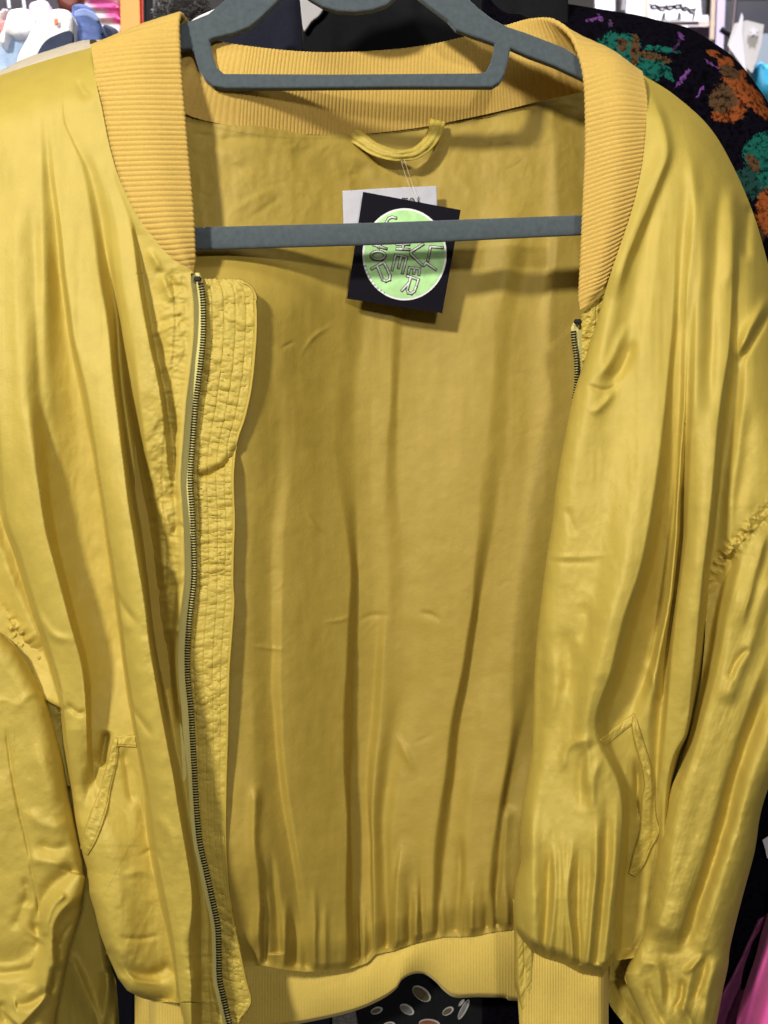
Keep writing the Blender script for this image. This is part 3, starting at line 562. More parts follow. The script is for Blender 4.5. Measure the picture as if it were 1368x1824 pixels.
# ---- back hem rib
BB = [(150, 1900), (400, 1860), (440, 1840), (520, 1826), (590, 1812), (640, 1798), (680, 1780), (705, 1762), (716, 1745), (735, 1735), (755, 1735), (775, 1748), (792, 1766), (812, 1777), (850, 1776), (900, 1778), (935, 1784), (1240, 1790)]
V = np.linspace(-.12, 1, 90)[:, None]; U = np.linspace(0, 1, 900)[None, :]
X = 240+(1130-240)*U+0*V
yt = np.interp(X, [p[0] for p in BHEM], [p[1] for p in BHEM]); q = smooth(BB, 5); yb2 = np.interp(X, q[:, 0], q[:, 1])
Y = yt+(yb2-yt)*V
d = 204-10*np.sin(np.clip(V, 0, 1)*3.14)**.6-14*fbm(X/120, Y/150, 2, 2)-.35*np.cos(X*2*math.pi/5.2)+22*np.clip((V-.93)/.07, 0, 1)**2
d -= 16*np.exp(-((X-715)/26)**2)*V; d += 14*np.exp(-((X-760)/40)**2)*V
gridobj('hem_rib', X, Y, d, M_hemrib, jacket)
# front right hem rib
V = np.linspace(-.1, 1, 70)[:, None]; U = np.linspace(0, 1, 420)[None, :]
X = 916+(1084-916)*U+V*np.array([14])*(1-U)
yt = np.interp(X, [p[0] for p in HEMR], [p[1] for p in HEMR]); Y = yt+(1905-yt)*V
d = 40-9*np.sin(np.clip(V, 0, 1)*3.14)**.5-.35*np.cos(X*2*math.pi/4.8)+60*np.clip((X-1062)/24, 0, 1)**2.5+34*np.clip((936-X)/18, 0, 1)**2-6*fbm(X/60, Y/80, 3, 2)
gridobj('hem_rib', X, Y, d, M_hemrib, jacket)
# stitched satin end tab of that rib
X, Y = net([[(914, 1600), (930, 1640)], [(918, 1680), (946, 1694)], [(918, 1750), (946, 1758)], [(926, 1785), (946, 1800)], [(940, 1900), (962, 1900)]], 260, 30)
d = 34-4*fbm((X+Y*.5)/7, Y/30, 3, 2)+3*np.exp(-((X-lerp_x([(930, 1600), (934, 1740), (953, 1900)], Y))/1.6)**2)
d += 30*np.clip((lerp_x([(914, 1600), (918, 1750), (940, 1900)], Y)+8-X)/8, 0, 1)**2
thick(gridobj('hem_tab', X, Y, d, M_silk, jacket), 3)
# front left hem rib and satin end
V = np.linspace(0, 1, 60)[:, None]; U = np.linspace(0, 1, 160)[None, :]
X = 262+(345-262)*U+14*V; Y = 1730+170*V+0*U
gridobj('hem_rib', X, Y, 62-.35*np.cos(X*2*math.pi/4.8)+50*np.clip((284-X)/22, 0, 1)**2-4*fbm(X/40, Y/60, 1, 2), M_hemrib, jacket)

# ---- zip: tape, teeth, stop
def tape(pts, side, d0):
    q = smooth(pts, 6); ys = np.linspace(q[0, 1]-14, q[-1, 1], 300); xs = np.interp(ys, q[:, 1], q[:, 0])
    U = np.linspace(0, 1, 12)[None, :]
    X = xs[:, None]+side*(-22+26*U); Y = ys[:, None]+0*U
    k = np.clip((q[0, 1]-Y)/14, 0, 1); X = X-side*6*k
    dd = d0(Y)+0*X-2.2*np.sin(np.clip((U-.7)/.3, 0, 1)*3.14)
    o = gridobj('zip_tape', X, Y, dd, M_tape, jacket); thick(o, 1.6); return o
dz_l = lambda y: 34+6*sstep(560, 800, y)+6*sstep(900, 1200, y)+4*sstep(1480, 1640, y)+3*np.sin(y/37)
tl = tape(ZIP, 1, dz_l)
ZR = [(1021, 585), (1023, 610), (1027, 640), (1028, 665), (1027, 690), (1023, 712)]
dz_r = lambda y: 52+.22*np.clip(y-560, 0, 200)
tr = tape(ZR, -1, dz_r)
def tooth_mesh():
    import bmesh
    bm = bmesh.new(); bmesh.ops.create_cube(bm, size=1)
    for v in bm.verts:
        v.co.x *= 10.5*S; v.co.y *= 4.0*S; v.co.z *= 2.5*S
        if v.co.x > 0: v.co.z *= .8; v.co.y *= 1.15
        else: v.co.z *= 1.05
    bmesh.ops.bevel(bm, geom=bm.edges[:], offset=.7*S, segments=1, affect='EDGES')
    me = bpy.data.meshes.new('zip_tooth'); bm.to_mesh(me); bm.free(); me.materials.append(M_tooth); return me
tm = tooth_mesh()
def teeth(pts, side, d0, par, pitch=4.75, off=0):
    q = smooth(pts, 8); c = np.concatenate([[0], np.cumsum(np.hypot(*np.diff(q, axis=0).T))])
    for s_ in np.arange(6, c[-1], pitch):
        x = np.interp(s_, c, q[:, 0]); y = np.interp(s_, c, q[:, 1]); x2 = np.interp(s_+3, c, q[:, 0])-np.interp(s_-3, c, q[:, 0]); y2 = np.interp(s_+3, c, q[:, 1])-np.interp(s_-3, c, q[:, 1])
        o = link(bpy.data.objects.new('zip_tooth', tm), par); o.location = P3(x, y, float(d0(y))-3)
        a = math.atan2(x2, y2); o.rotation_euler = (0, (0 if side > 0 else math.pi)-a*(1 if side > 0 else -1)*-1*-1, 0)
        o.rotation_euler = (random.uniform(-.05, .05), (math.pi if side < 0 else 0)-a, random.uniform(-.06, .06))
teeth(ZIP, 1, dz_l, tl); teeth(ZR, -1, dz_r, tr)
import bmesh
def stop(x, y, d, par):
    bm = bmesh.new(); bmesh.ops.create_cube(bm, size=1)
    for v in bm.verts: v.co.x *= 14*S; v.co.y *= 8*S; v.co.z *= 9*S
    bmesh.ops.bevel(bm, geom=bm.edges[:], offset=2.2*S, segments=3, affect='EDGES')
    me = bpy.data.meshes.new('zip_stop'); bm.to_mesh(me); bm.free(); me.materials.append(M_tooth)
    o = link(bpy.data.objects.new('zip_stop', me), par); o.location = P3(x, y, d)
stop(352, 497, 24, tl); stop(1029, 573, 44, tr)
# gathered satin strip beside the right zip
X, Y = net([[(1035, 560), (1062, 535), (1088, 512)], [(1036, 590), (1058, 585), (1084, 560)], [(1037, 620), (1052, 612), (1072, 600)], [(1036, 660), (1044, 655), (1060, 650)]], 140, 60)
gridobj('zip_facing', X, Y, 40+.06*(Y-540)-7*fbm(X/16, Y/11, 4, 3)+2*np.exp(-((X-1062)/1.6)**2), M_silk, jacket)

# ---- placket behind the zip: quilted, puckered
PR = [(430, 500), (448, 512), (457, 535), (459, 570), (457, 620), (450, 690), (438, 745), (425, 785), (419, 830), (418, 870), (420, 930), (418, 980), (417, 1040), (419, 1070), (415, 1130), (410, 1200), (408, 1300), (405, 1400), (404, 1480), (406, 1550), (413, 1620), (426, 1680), (440, 1745), (449, 1782), (440, 1800), (424, 1822), (410, 1850)]
V = np.linspace(0, 1, 1000)[:, None]; U = np.linspace(0, 1, 84)[None, :]
yb = 497+V*(1850-497); q = smooth(PR, 5)
xe = np.interp(yb, q[:, 1], q[:, 0]); xz = zipx(np.maximum(yb, 500))-6
xe = np.where(yb < 535, 459-30*(1-np.sqrt(np.clip(1-((535-yb)/37)**2, 0, 1)))*1.0, xe)
X = xz+(xe-xz)*U; Y = yb+3*(1-V)**30*U
lin = 0
wv = fbm(U*V*0+U*5, Y/17, 2, 3)
h = 5.5*fbm((X)/26+2, (Y+X*.25*np.sin(Y/150))/12, 1, 3)+3.0*fbm(X/13, Y/8, 5, 3)
amp = .7+.6*fbm(X*0+1, Y/140, 3, 2)
h = h*amp*sstep(0, .12, 1-U)
for u in (.22, .42, .62, .80, .955): h = h-2.6*np.exp(-((U-u)/.018)**2)*(.7+.6*fbm(U*0+u*9, Y/9, 6, 2))
h = h+3*np.exp(-((U-1)/.03)**2)
h -= crease(X, Y, [(350, 850), (385, 840), (412, 815), (432, 790)], 7, 9, .1, .1)-crease(X, Y, [(350, 838), (385, 826), (410, 805)], 4, 7)
dpl = 48+8*sstep(560, 850, Y)-6*sstep(1000, 1300, Y)+14*sstep(1500, 1700, Y)-h+8*np.exp(-U/.10)
o = gridobj('zip_placket', X, Y, dpl, M_silk, jacket); thick(o, 4, 1)
PLK = (X, Y, dpl)

# ---- stitch lines as short raised threads
def stitches(name, pts, depth, parent, pitch=4.6, ln=3.2, wd=1.1, lift=1.3):
    q = smooth(pts, 8); c = np.concatenate([[0], np.cumsum(np.hypot(*np.diff(q, axis=0).T))]); Vv = []; F = []
    s0 = np.arange(1, c[-1]-ln, pitch); xs = []; ys = []
    for s_ in s0:
        for k in (0, ln): xs.append(np.interp(s_+k, c, q[:, 0])); ys.append(np.interp(s_+k, c, q[:, 1]))
    xs = np.array(xs); ys = np.array(ys); ds = depth(xs, ys)
    for i in range(0, len(xs), 2):
        a = np.array([xs[i], ys[i]]); b = np.array([xs[i+1], ys[i+1]]); t = (b-a)/np.linalg.norm(b-a); n = np.array([-t[1], t[0]])*wd/2; m = (a+b)/2; dm = (ds[i]+ds[i+1])/2
        k = len(Vv)
        Vv += [P3(*a, ds[i]+.4), P3(*(m+n), dm-lift*.4), P3(*b, ds[i+1]+.4), P3(*(m-n), dm-lift*.4), P3(*m, dm-lift)]
        F += [(k, k+4, k+1), (k+1, k+4, k+2), (k+2, k+4, k+3), (k+3, k+4, k)]
    o = mesh_np(name, Vv, F, M_thread, parent, False); return tag(o, kind='stuff')
zq = smooth(ZIP, 4)
stitches('stitching', [(zipx(y)-50, y) for y in range(490, 1240, 25)], depth_left, jacket)
stitches('stitching', [(zipx(y)-18, y) for y in range(500, 1320, 25)], depth_left, jacket)
stitches('stitching', [(172, 96), (178, 150), (188, 205), (201, 268), (220, 328), (254, 393), (300, 452), (338, 484)], depth_left, jacket, pitch=5.5, lift=2)
def depth_grid(X0, Y0, Dd):
    def f(xs, ys):
        out = []
        for x, y in zip(xs, ys):
            r = np.argmin(np.abs(Y0[:, 40]-y)); r = min(max(r, 0), len(Y0)-1); cidx = np.argmin(np.abs(X0[r]-x)); out.append(Dd[r, cidx])
        return np.array(out)
    return f
pg = depth_grid(*PLK)
for u in (.22, .42, .62, .80):
    stitches('stitching', [(float(np.interp(y, PLK[1][:, int(u*83)], PLK[0][:, int(u*83)])), y) for y in range(520+int(abs(u-.5)*10), 1840, 20)], pg, jacket)
stitches('stitching', [(372, 505), (425, 507), (444, 517), (453, 540), (454, 575)]+[(float(np.interp(y, PLK[1][:, 80], PLK[0][:, 80])), y) for y in range(600, 1840, 25)], pg, jacket)

# ---- left pocket: welt strip and seams laid on the panel
def strip(name, L_, R_, depth, lift, parent, n=200, m=24, pk=3., fr=9):
    a = smooth(L_, 8); b = smooth(R_, 8); t = np.linspace(0, 1, n)
    def rs(q):
        c = np.concatenate([[0], np.cumsum(np.hypot(*np.diff(q, axis=0).T))]); c /= c[-1]; return np.stack([np.interp(t, c, q[:, 0]), np.interp(t, c, q[:, 1])], 1)
    a = rs(a)[:, None]; b = rs(b)[:, None]; U = np.linspace(0, 1, m)[None, :, None]
    G = a+(b-a)*U; X, Y = G[..., 0], G[..., 1]; u = U[..., 0]
    L = n*1.0
    ln = np.hypot(*np.diff(smooth(L_, 8), axis=0).T).sum()
    d = depth(X, Y)-lift*np.minimum(1, np.minimum(u, 1-u)/.08*.5+.3)-pk*fbm(t[:, None]*ln/fr+u*.8, u*1.2+2, 3, 3)*np.sin(u*math.pi)**.4+1.8*np.exp(-((u-.86)/.04)**2)
    return thick(gridobj(name, X, Y, d, M_silk, parent), 1.5)
strip('pocket_welt', [(203, 1311), (196, 1340), (188, 1372), (178, 1408), (162, 1447), (150, 1484), (143, 1510)], [(211, 1314), (209, 1350), (204, 1378), (198, 1403), (190, 1447), (172, 1496), (156, 1524)], depth_left, 5, jacket, 260)
strip('pocket_welt', [(204, 1310), (240, 1310)], [(206, 1329), (243, 1331)], depth_left, 4, jacket, 60, 24)
stitches('stitching', [(256, 1395), (252, 1430), (246, 1460), (233, 1499), (209, 1548), (188, 1590), (171, 1616)], depth_left, jacket, pitch=4, lift=1.5)
stitches('stitching', [(26, 1400-110), (26, 1400), (43, 1482), (56, 1541), (66, 1604)], sleeveL_depth, jacket)
# right pocket
strip('pocket_welt', [(1127, 1275), (1126, 1297), (1133, 1330), (1142, 1362), (1148, 1397), (1143, 1420), (1142, 1445), (1140, 1480), (1128, 1520), (1120, 1555)], [(1133, 1280), (1146, 1320), (1157, 1357), (1165, 1407), (1168, 1451), (1174, 1478), (1170, 1495), (1160, 1512), (1148, 1540), (1132, 1562)], depth_right, 8, jacket, 320, 40, 4.5, 19)
strip('pocket_welt', [(1069, 1317), (1100, 1292), (1130, 1270)], [(1077, 1328), (1105, 1306), (1131, 1287)], depth_right, 3.5, jacket, 90, 24, 2)
stitches('stitching', [(1073, 1320), (1088, 1345), (1102, 1368), (1117, 1388)], depth_right, jacket, pitch=3.6, lift=1.6)
stitches('stitching', [(1079, 1327), (1105, 1305), (1129, 1287)], lambda x, y: depth_right(x, y)-4, jacket, lift=1.6)

# ---- ribbed collar: one strip from the left front round the neck to the right front
rows = [  # ribs, free edge, middle, seam edge (x, y, depth)
 (0, (345, 487, 30), (342, 487, 27), (338, 487, 28)),
 (4, (344, 447, 30), (321, 449, 16), (297, 449, 24)),
 (10, (342, 392, 30), (296, 393, 10), (249, 395, 20)),
 (17, (337, 328, 30), (276, 328, 8), (213, 330, 18)),
 (24, (331, 265, 30), (263, 265, 8), (194, 267, 18)),
 (32, (325, 195, 30), (253, 194, 10), (180, 196, 18)),
 (40, (319, 122, 32), (245, 124, 14), (171, 132, 24)),
 (45, (317, 76, 36), (242, 82, 22), (165, 92, 36)),
 (48, (316, 46, 44), (240, 62, 38), (163, 84, 62)),
 (50, (320, 26, 60), (248, 50, 76), (180, 84, 100)),
 (52, (330, 36, 88), (275, 75, 112), (225, 110, 140)),
 (55, (347, 60, 126), (310, 110, 158), (285, 165, 190)),
 (58, (380, 75, 164), (356, 135, 184), (335, 205, 214)),
 (66, (440, 86, 178), (430, 152, 182), (424, 226, 220)),
 (82, (540, 96, 186), (532, 165, 186), (527, 238, 222)),
 (98, (640, 96, 188), (636, 166, 187), (632, 239, 223)),
 (115, (750, 86, 186), (747, 157, 186), (744, 227, 222)),
 (131, (850, 64, 178), (848, 138, 182), (846, 207, 219)),
 (141, (905, 48, 162), (903, 122, 176), (908, 193, 215)),
 (149, (948, 37, 138), (958, 108, 160), (965, 178, 206)),
 (155, (985, 38, 108), (1015, 90, 135), (1040, 160, 178)),
 (159, (1016, 62, 76), (1066, 84, 92), (1095, 120, 138)),
 (162, (1034, 100, 50), (1092, 100, 54), (1135, 128, 88)),
 (166, (1043, 142, 36), (1098, 128, 26), (1144, 142, 46)),
 (172, (1046, 200, 31), (1101, 188, 10), (1151, 192, 24)),
 (180, (1046, 270, 30), (1100, 255, 6), (1149, 248, 18)),
 (188, (1043, 338, 30), (1094, 320, 7), (1141, 308, 18)),
 (196, (1040, 405, 30), (1084, 388, 9), (1125, 372, 20)),
 (204, (1037, 470, 31), (1070, 458, 14), (1102, 440, 22)),
 (211, (1034, 525, 33), (1056, 514, 22), (1078, 502, 26)),
 (214, (1033, 552, 34), (1044, 545, 28), (1056, 538, 29))]
ribs = np.array([r[0] for r in rows], float); C = np.array([[r[1], r[2], r[3]] for r in rows], float)
NV = int(214*9); tr_ = np.linspace(0, 214, NV)
tpar = np.interp(tr_, ribs, np.linspace(0, 1, len(rows)))
C[..., 2] -= 104*(1-sstep(380, 720, C[..., 0]))*sstep(120, 200, C[..., 2])
G = cr(C, tpar)                                  # NV,3,3
us = np.linspace(0, 1, 26)
G = np.swapaxes(cr(np.swapaxes(G, 0, 1), us), 0, 1)   # NV,26,3
x, y, z = P(G[..., 0], G[..., 1], G[..., 2]); W = np.stack([x, y, z], -1)
tv = np.gradient(W, axis=0); tu = np.gradient(W, axis=1); nn = np.cross(tv, tu); nn /= np.linalg.norm(nn, axis=-1, keepdims=True)+1e-12
if nn[int(24*9), 13, 1] > 0: nn = -nn            # outward = towards the viewer on the front
flat = sstep(0, 3, tr_)*sstep(214, 211, tr_)
th = (4.2*S)*flat[:, None]
rib = (.95*S)*(1-.45*sstep(52, 62, tr_)*sstep(156, 148, tr_))[:, None]*(np.abs(np.cos(math.pi*tr_))**.8*2-1)[:, None]*flat[:, None]
rib = rib*(1+.25*fbm(us[None, :]*6, tr_[:, None]/3, 4, 2))
outer = W+nn*(th+rib)[..., None]; inner = W-nn*(th+rib)[..., None]
tdir = -tu[:, 0]/(np.linalg.norm(tu[:, 0], axis=-1, keepdims=True)+1e-12)
cap = [W[:, 0]+nn[:, 0]*(th+rib)[:, :1]*math.cos(a)+tdir*(th+rib)[:, :1]*math.sin(a) for a in np.linspace(0, math.pi, 7)[1:-1]]
sec = np.concatenate([outer[:, ::-1], np.stack(cap, 1), inner], 1)
sec += .25*S*fbm(np.arange(sec.shape[1])[None, :]/1.3, tr_[:, None]*1.7, 6, 2)[..., None]*nn.mean(1)[:, None]
mesh_np('rib_collar', sec.reshape(-1, 3), gridfaces(*sec.shape[:2]), M_rib, jacket)
# seam between back collar and lining
stitches('stitching', [(340, 211), (400, 229), (500, 242), (600, 243), (700, 236), (800, 220), (900, 201), (1000, 172)], lambda x, y: depth_lining(x, y)-3, jacket, pitch=5, lift=2)

# ---- hanging loop, label
q = smooth([(622, 236), (640, 247), (668, 266), (700, 276), (718, 277), (742, 272), (764, 254), (776, 232), (780, 214)], 10)
tpos = np.linspace(0, 1, len(q)); dd = 208-26*np.sin(tpos*math.pi)
a, b = ribbon(q, 1)
wdt = 19+9*np.abs(tpos-.5)*2; nrm = (a-b)
U = np.linspace(-.5, .5, 14)[None, :, None]
G = q[:, None]+nrm[:, None]*wdt[:, None, None]*U
lx, ly = G[..., 0], G[..., 1]; uu = np.linspace(-1, 1, 14)[None, :]
lay = dd[:, None]-5*(1-uu**2)-3*np.sin(uu*8)*.35-3*fbm(lx/14, ly/9, 2, 2)-9*np.exp(-((tpos[:, None]-.5)/.07)**2)*(uu*-.7)
lp = gridobj('hanging_loop', lx, ly, lay, M_silk, jacket); thick(lp, 2)
stitches('stitching', [(630, 232), (668, 256), (700, 268), (718, 269), (742, 264), (762, 246), (772, 226)], lambda x, y: 208-26*np.sin(np.clip((x-622)/158, 0, 1)*math.pi)-6, jacket, lift=1)
X, Y = net([[(610, 340), (694, 335), (778, 331)], [(611, 380), (695, 377), (779, 373)], [(613, 428), (696, 424), (779, 418)]], 40, 60)
lab = gridobj('brand_label', X, Y, 184-2*fbm(X/30, Y/30, 1, 2)+3*((X-694)/84)**2, M_label, jacket); thick(lab, 1.2)
def strokes(name, polys, wd, depth, material, parent, zoomed=True, org=(610, 330), k=6.218, th_=.5):
    Vv = []; F = []
    for pl in polys:
        p = np.array(pl, float)
        if zoomed: p = p/k+np.array(org)
        n = len(p)
        for i in range(n-1):      # each segment as a small slab, joints overlapped a hair deeper
            a, b = p[i], p[i+1]; t = (b-a)/np.linalg.norm(b-a); m = np.array([-t[1], t[0]])*wd/2; e = t*wd/2
            c = [a-e+m, b+e+m, b+e-m, a-e-m]; o_ = len(Vv); dz = .03*i
            Vv += [P3(*c_, depth(c_[0], c_[1])-dz) for c_ in c]+[P3(*c_, depth(c_[0], c_[1])+th_) for c_ in c]
            F += [(o_, o_+3, o_+2, o_+1), (o_, o_+1, o_+5, o_+4), (o_+1, o_+2, o_+6, o_+5), (o_+2, o_+3, o_+7, o_+6), (o_+3, o_, o_+4, o_+7)]
    return mesh_np(name, Vv, F, material, parent, False)
strokes('label_lettering', [[(655, 165), (665, 143), (720, 146)], [(745, 178), (755, 147), (780, 142), (798, 182)], [(846, 130), (836, 150), (846, 190)], [(690, 146), (688, 170)]], 1.7, lambda x, y: 180, M_ink, lab)
adopt(jacket)
bpy.context.view_layer.update()

# ================================================================ SWING TAG
dtag = lambda x, y: 160+(y-450)*.03-(x-720)*.03
swing = empty('swing_tag', P3(720, 450, 168), 'square black swing tag with round green shop sticker hanging inside the collar', 'swing tag')
def slab(name, outline, depth, t, material, parent, bev=0):
    bm = bmesh.new(); top = [bm.verts.new(P3(x, y, depth(x, y))) for x, y in outline]; bot = [bm.verts.new(P3(x, y, depth(x, y)+t)) for x, y in outline]
    f1 = bm.faces.new(top); f2 = bm.faces.new(bot[::-1]); n = len(top)
    for i in range(n): bm.faces.new((top[i], bot[i], bot[(i+1) % n], top[(i+1) % n]))
    bmesh.ops.recalc_face_normals(bm, faces=bm.faces)
    me = bpy.data.meshes.new(name); bm.to_mesh(me); bm.free(); me.materials.append(material)
    o = link(bpy.data.objects.new(name, me), parent)
    if bev: b_ = o.modifiers.new('b', 'BEVEL'); b_.width = bev*S; b_.segments = 3; b_.limit_method = 'ANGLE'; b_.angle_limit = R(40)
    return o
slab('card', [(646.7, 341.6), (820.7, 374), (787.7, 558), (618, 532)], dtag, 1.6, M_card, swing)
ell = lambda rx, ry: [(720.6+rx*math.cos(a), 453+ry*math.sin(a)) for a in np.linspace(0, 2*math.pi, 72, endpoint=False)]
slab('sticker_rim', ell(75, 82), lambda x, y: dtag(x, y)-.5, .6, M_white, swing)
slab('sticker', ell(71.5, 78.5), lambda x, y: dtag(x, y)-.9, .5, M_green, swing)
el = [(395+75*math.cos(a), 778+45*math.sin(a)) for a in np.linspace(0, 2*math.pi, 20)]
letters = [[(480, 425), (495, 392), (518, 364), (550, 354), (590, 362)], [(1105, 692), (975, 680), (945, 835)], [(1030, 932), (928, 860), (902, 888)],
 [(890, 655), (757, 740), (762, 768), (880, 880)], [(742, 912), (855, 925)], [(742, 912), (728, 972)], [(798, 918), (790, 975)], [(855, 925), (848, 990)],
 [(590, 770), (712, 798)], [(590, 770), (550, 935)], [(650, 800), (622, 912)], [(710, 800), (665, 968)],
 [(605, 655), (735, 655)], [(605, 705), (735, 712)], [(672, 655), (672, 710)],
 [(720, 1005), (840, 1045), (815, 1130), (795, 1175), (765, 1200), (730, 1192), (718, 1160), (755, 1022)], [(728, 1090), (660, 1165)],
 [(350, 660), (482, 702)], [(430, 640), (405, 690)], el, [(325, 925), (455, 850), (500, 935), (528, 1000), (522, 1045), (482, 1062), (445, 1045), (385, 895)]]
strokes('lettering_outline', letters, 5.4, lambda x, y: dtag(x, y)-1.5, M_ink, swing)
strokes('lettering', letters, 3.2, lambda x, y: dtag(x, y)-2.4, M_white, swing)
def rim_text(txt, a0, a1, size=5.2):
    for i, ch in enumerate(txt):
        if ch == ' ': continue
        a = R(a0+(a1-a0)*i/(len(txt)-1))
        cu = bpy.data.curves.new('rim_text', 'FONT'); cu.body = ch; cu.size = size*S; cu.align_x = 'CENTER'; cu.align_y = 'CENTER'; cu.extrude = .0001
        t = bpy.data.objects.new('t', cu); COL.objects.link(t); dg = bpy.context.evaluated_depsgraph_get()
        me = bpy.data.meshes.new_from_object(t.evaluated_get(dg)); bpy.data.objects.remove(t); me.materials.clear(); me.materials.append(M_ink); me.name = 'rim_letter'
        o = link(bpy.data.objects.new('rim_letter', me), swing)
        px, py = 720.6+73*math.cos(a), 453+80*math.sin(a); o.location = P3(px, py, float(dtag(px, py))-1.2)
        o.rotation_euler = (R(90), math.pi/2-a if False else -(math.pi/2-a)*-1*-1, 0)
        o.rotation_euler = (R(90), a-math.pi/2, 0)
rim_text('WORKSHOPS', 165, 120, 5.4)
tube('tag_string', [P3(*p) for p in ((716, 270, 184), (722, 290, 182), (730, 315, 178), (738, 340, 170), (741, 352, 168))], .35*S, M_clear, swing)
tube('tag_string', [P3(*p) for p in ((714, 270, 184), (716, 292, 184), (724, 318, 181), (735, 345, 172), (741, 356, 168))], .35*S, M_clear, swing)
adopt(swing)

# ================================================================ HANGER
hanger = empty('clothes_hanger', P3(640, 100, 108), 'grey velvet clothes hanger with two bars inside the yellow jacket', 'hanger')
def poly_solid(name, outline, holes, d0, t, material, parent, bev=4, cuts=None):
    cu = bpy.data.curves.new(name, 'CURVE'); cu.dimensions = '2D'; cu.fill_mode = 'BOTH'
    for loop in [outline]+holes:
        sp = cu.splines.new('POLY'); sp.points.add(len(loop)-1); sp.use_cyclic_u = True
        for i, (x, y) in enumerate(loop):
            X_, _, Z_ = P3(x, y, d0); sp.points[i].co = (X_, Z_, 0, 1)
    cu.extrude = t*S/2-bev*S*.8; cu.bevel_depth = bev*S*.8; cu.bevel_resolution = 3; cu.offset = -bev*S*.8
    o = bpy.data.objects.new('t', cu); COL.objects.link(o); dg = bpy.context.evaluated_depsgraph_get()
    me = bpy.data.meshes.new_from_object(o.evaluated_get(dg)); bpy.data.objects.remove(o); me.name = name
    me.materials.clear(); me.materials.append(material)
    o = link(bpy.data.objects.new(name, me), parent); o.rotation_euler = (R(90), 0, 0); o.location = (0, d0*S, 0)
    for p in me.polygons: p.use_smooth = False
    return o
outL = [(372, 28), (398, 6), (425, -25), (470, -80), (540, -130), (625, -150), (710, -130), (780, -80), (815, -25), (833, 0), (852, 18), (877, 37), (904, 51), (935, 61), (969, 74), (1005, 88), (1040, 112), (1100, 150), (1180, 215), (1220, 290), (1235, 370), (1222, 415), (1205, 425),
        (1200, 380), (1185, 310), (1150, 245), (1090, 185), (1042, 146), (987, 120), (941, 103), (909, 89), (907, 96), (904, 114), (898, 136), (889, 150), (876, 158), (700, 158), (500, 160), (403, 160), (381, 156), (366, 144), (354, 123), (346, 97), (341, 90), (317, 92), (240, 130), (170, 190), (130, 260), (115, 340), (112, 430), (85, 440), (82, 340), (95, 250), (130, 170), (200, 100), (280, 62), (317, 47), (345, 39)]
holeA = [(374, 75), (376, 86), (381, 107), (387, 123), (400, 134), (600, 135), (855, 133), (864, 131), (873, 114), (879, 92), (880, 81), (864, 75), (840, 67), (812, 56), (797, 39), (769, 18), (746, 0), (730, -18), (705, -2), (690, 12), (664, 21), (633, 25), (602, 23), (575, 15), (550, 0), (530, -18), (501, 0), (470, 31), (446, 51), (418, 62), (381, 71)]
poly_solid('hanger_body', outL, [holeA], 80, 15, M_velvet, hanger, 4.5)
# trouser bar
t = np.linspace(0, 1, 160); xs = 85+(1235-85)*t
yt = np.interp(xs, [85, 345, 690, 1040, 1235], [408, 405, 396, 383, 376]); ybt = np.interp(xs, [85, 345, 690, 1040, 1235], [450, 446, 436, 419, 412])
ring = np.linspace(0, 2*math.pi, 20, endpoint=False)
sq = lambda c, p: np.sign(c)*np.abs(c)**p
Vv = []
for i in range(len(xs)):
    cy, hh = (yt[i]+ybt[i])/2, (ybt[i]-yt[i])/2
    for a in ring:
        Vv.append(P3(xs[i], cy+hh*sq(math.sin(a), .55), 80-7.5*sq(math.cos(a), .6)))
F = []
m = len(ring)
for i in range(len(xs)-1):
    for j in range(m): F.append((i*m+j, i*m+(j+1) % m, (i+1)*m+(j+1) % m, (i+1)*m+j))
mesh_np('trouser_bar', Vv, F, M_velvet, hanger)
tube('hook', [(P3(625+10*0, 0, 80)[0], 80*S, P3(0, -150, 80)[2])]+[(P3(625, 0, 80)[0]+.022*(1-math.cos(a)) if a > .0 else P3(625, 0, 80)[0], 80*S, P3(0, -150, 80)[2]+.05+.022*math.sin(a)) for a in np.linspace(0, 4.2, 16)], .0017, mat('steel_hook', (.6, .6, .6), rough=.25, metal=1), hanger)
adopt(hanger)

# ================================================================ THINGS BEHIND
def puff(name, outline, d, t, material, label=None, cat=None, parent=None, group=None, bev=None, n=5):
    o_ = [tuple(p) for p in smooth(list(outline)+[outline[0]], n)[:-1]]
    f = (D+d*S)/D
    o = poly_solid(name, o_, [], d, t*f, material, parent, bev=min((bev if bev else t*.35)*f, t*f*.55))
    # scale is handled by P3: outlines are traced at their own distance
    for p in o.data.polygons: p.use_smooth = True
    return tag(o, label, cat, group)
def cloth_back(name, rows, dfn, material, label, cat, res=(160, 110), th_=6):
    X, Y = net(rows, *res); o = gridobj(name, X, Y, dfn(X, Y), material); thick(o, th_); return tag(o, label, cat)
M_navy = mat('navy_wool', (.014, .016, .030), rough=.9, spec=.2, sheen=.2, var=.15, vscale=300, bump=((1500, .5, .0004, (1, 1, 1)),))
M_black = mat('black_cloth', (.006, .006, .008), rough=.9, spec=.2, var=.2, vscale=200, bump=((1500, .5, .0004, (1, 1, 1)),))
cloth_back('navy_jacket', [[(396, -140), (460, -140), (537, -140)], [(396, 20), (460, 20), (537, 20)], [(350, 80), (440, 80), (538, 80)], [(230, 150), (400, 150), (539, 150)], [(150, 300), (350, 300), (542, 300)], [(150, 500), (350, 500), (545, 500)], [(160, 1300), (350, 1300), (560, 1300)], [(200, 1900), (330, 1900), (610, 1900)]],
           lambda X, Y: 336-14*fbm(X/60, Y/300, 2, 3)-8*np.exp(-((X-238-Y*.01)/9)**2)+30*np.clip((X-500)/50, 0, 1)**2, M_navy, 'dark navy jacket hanging behind the left half of the yellow jacket', 'jacket')
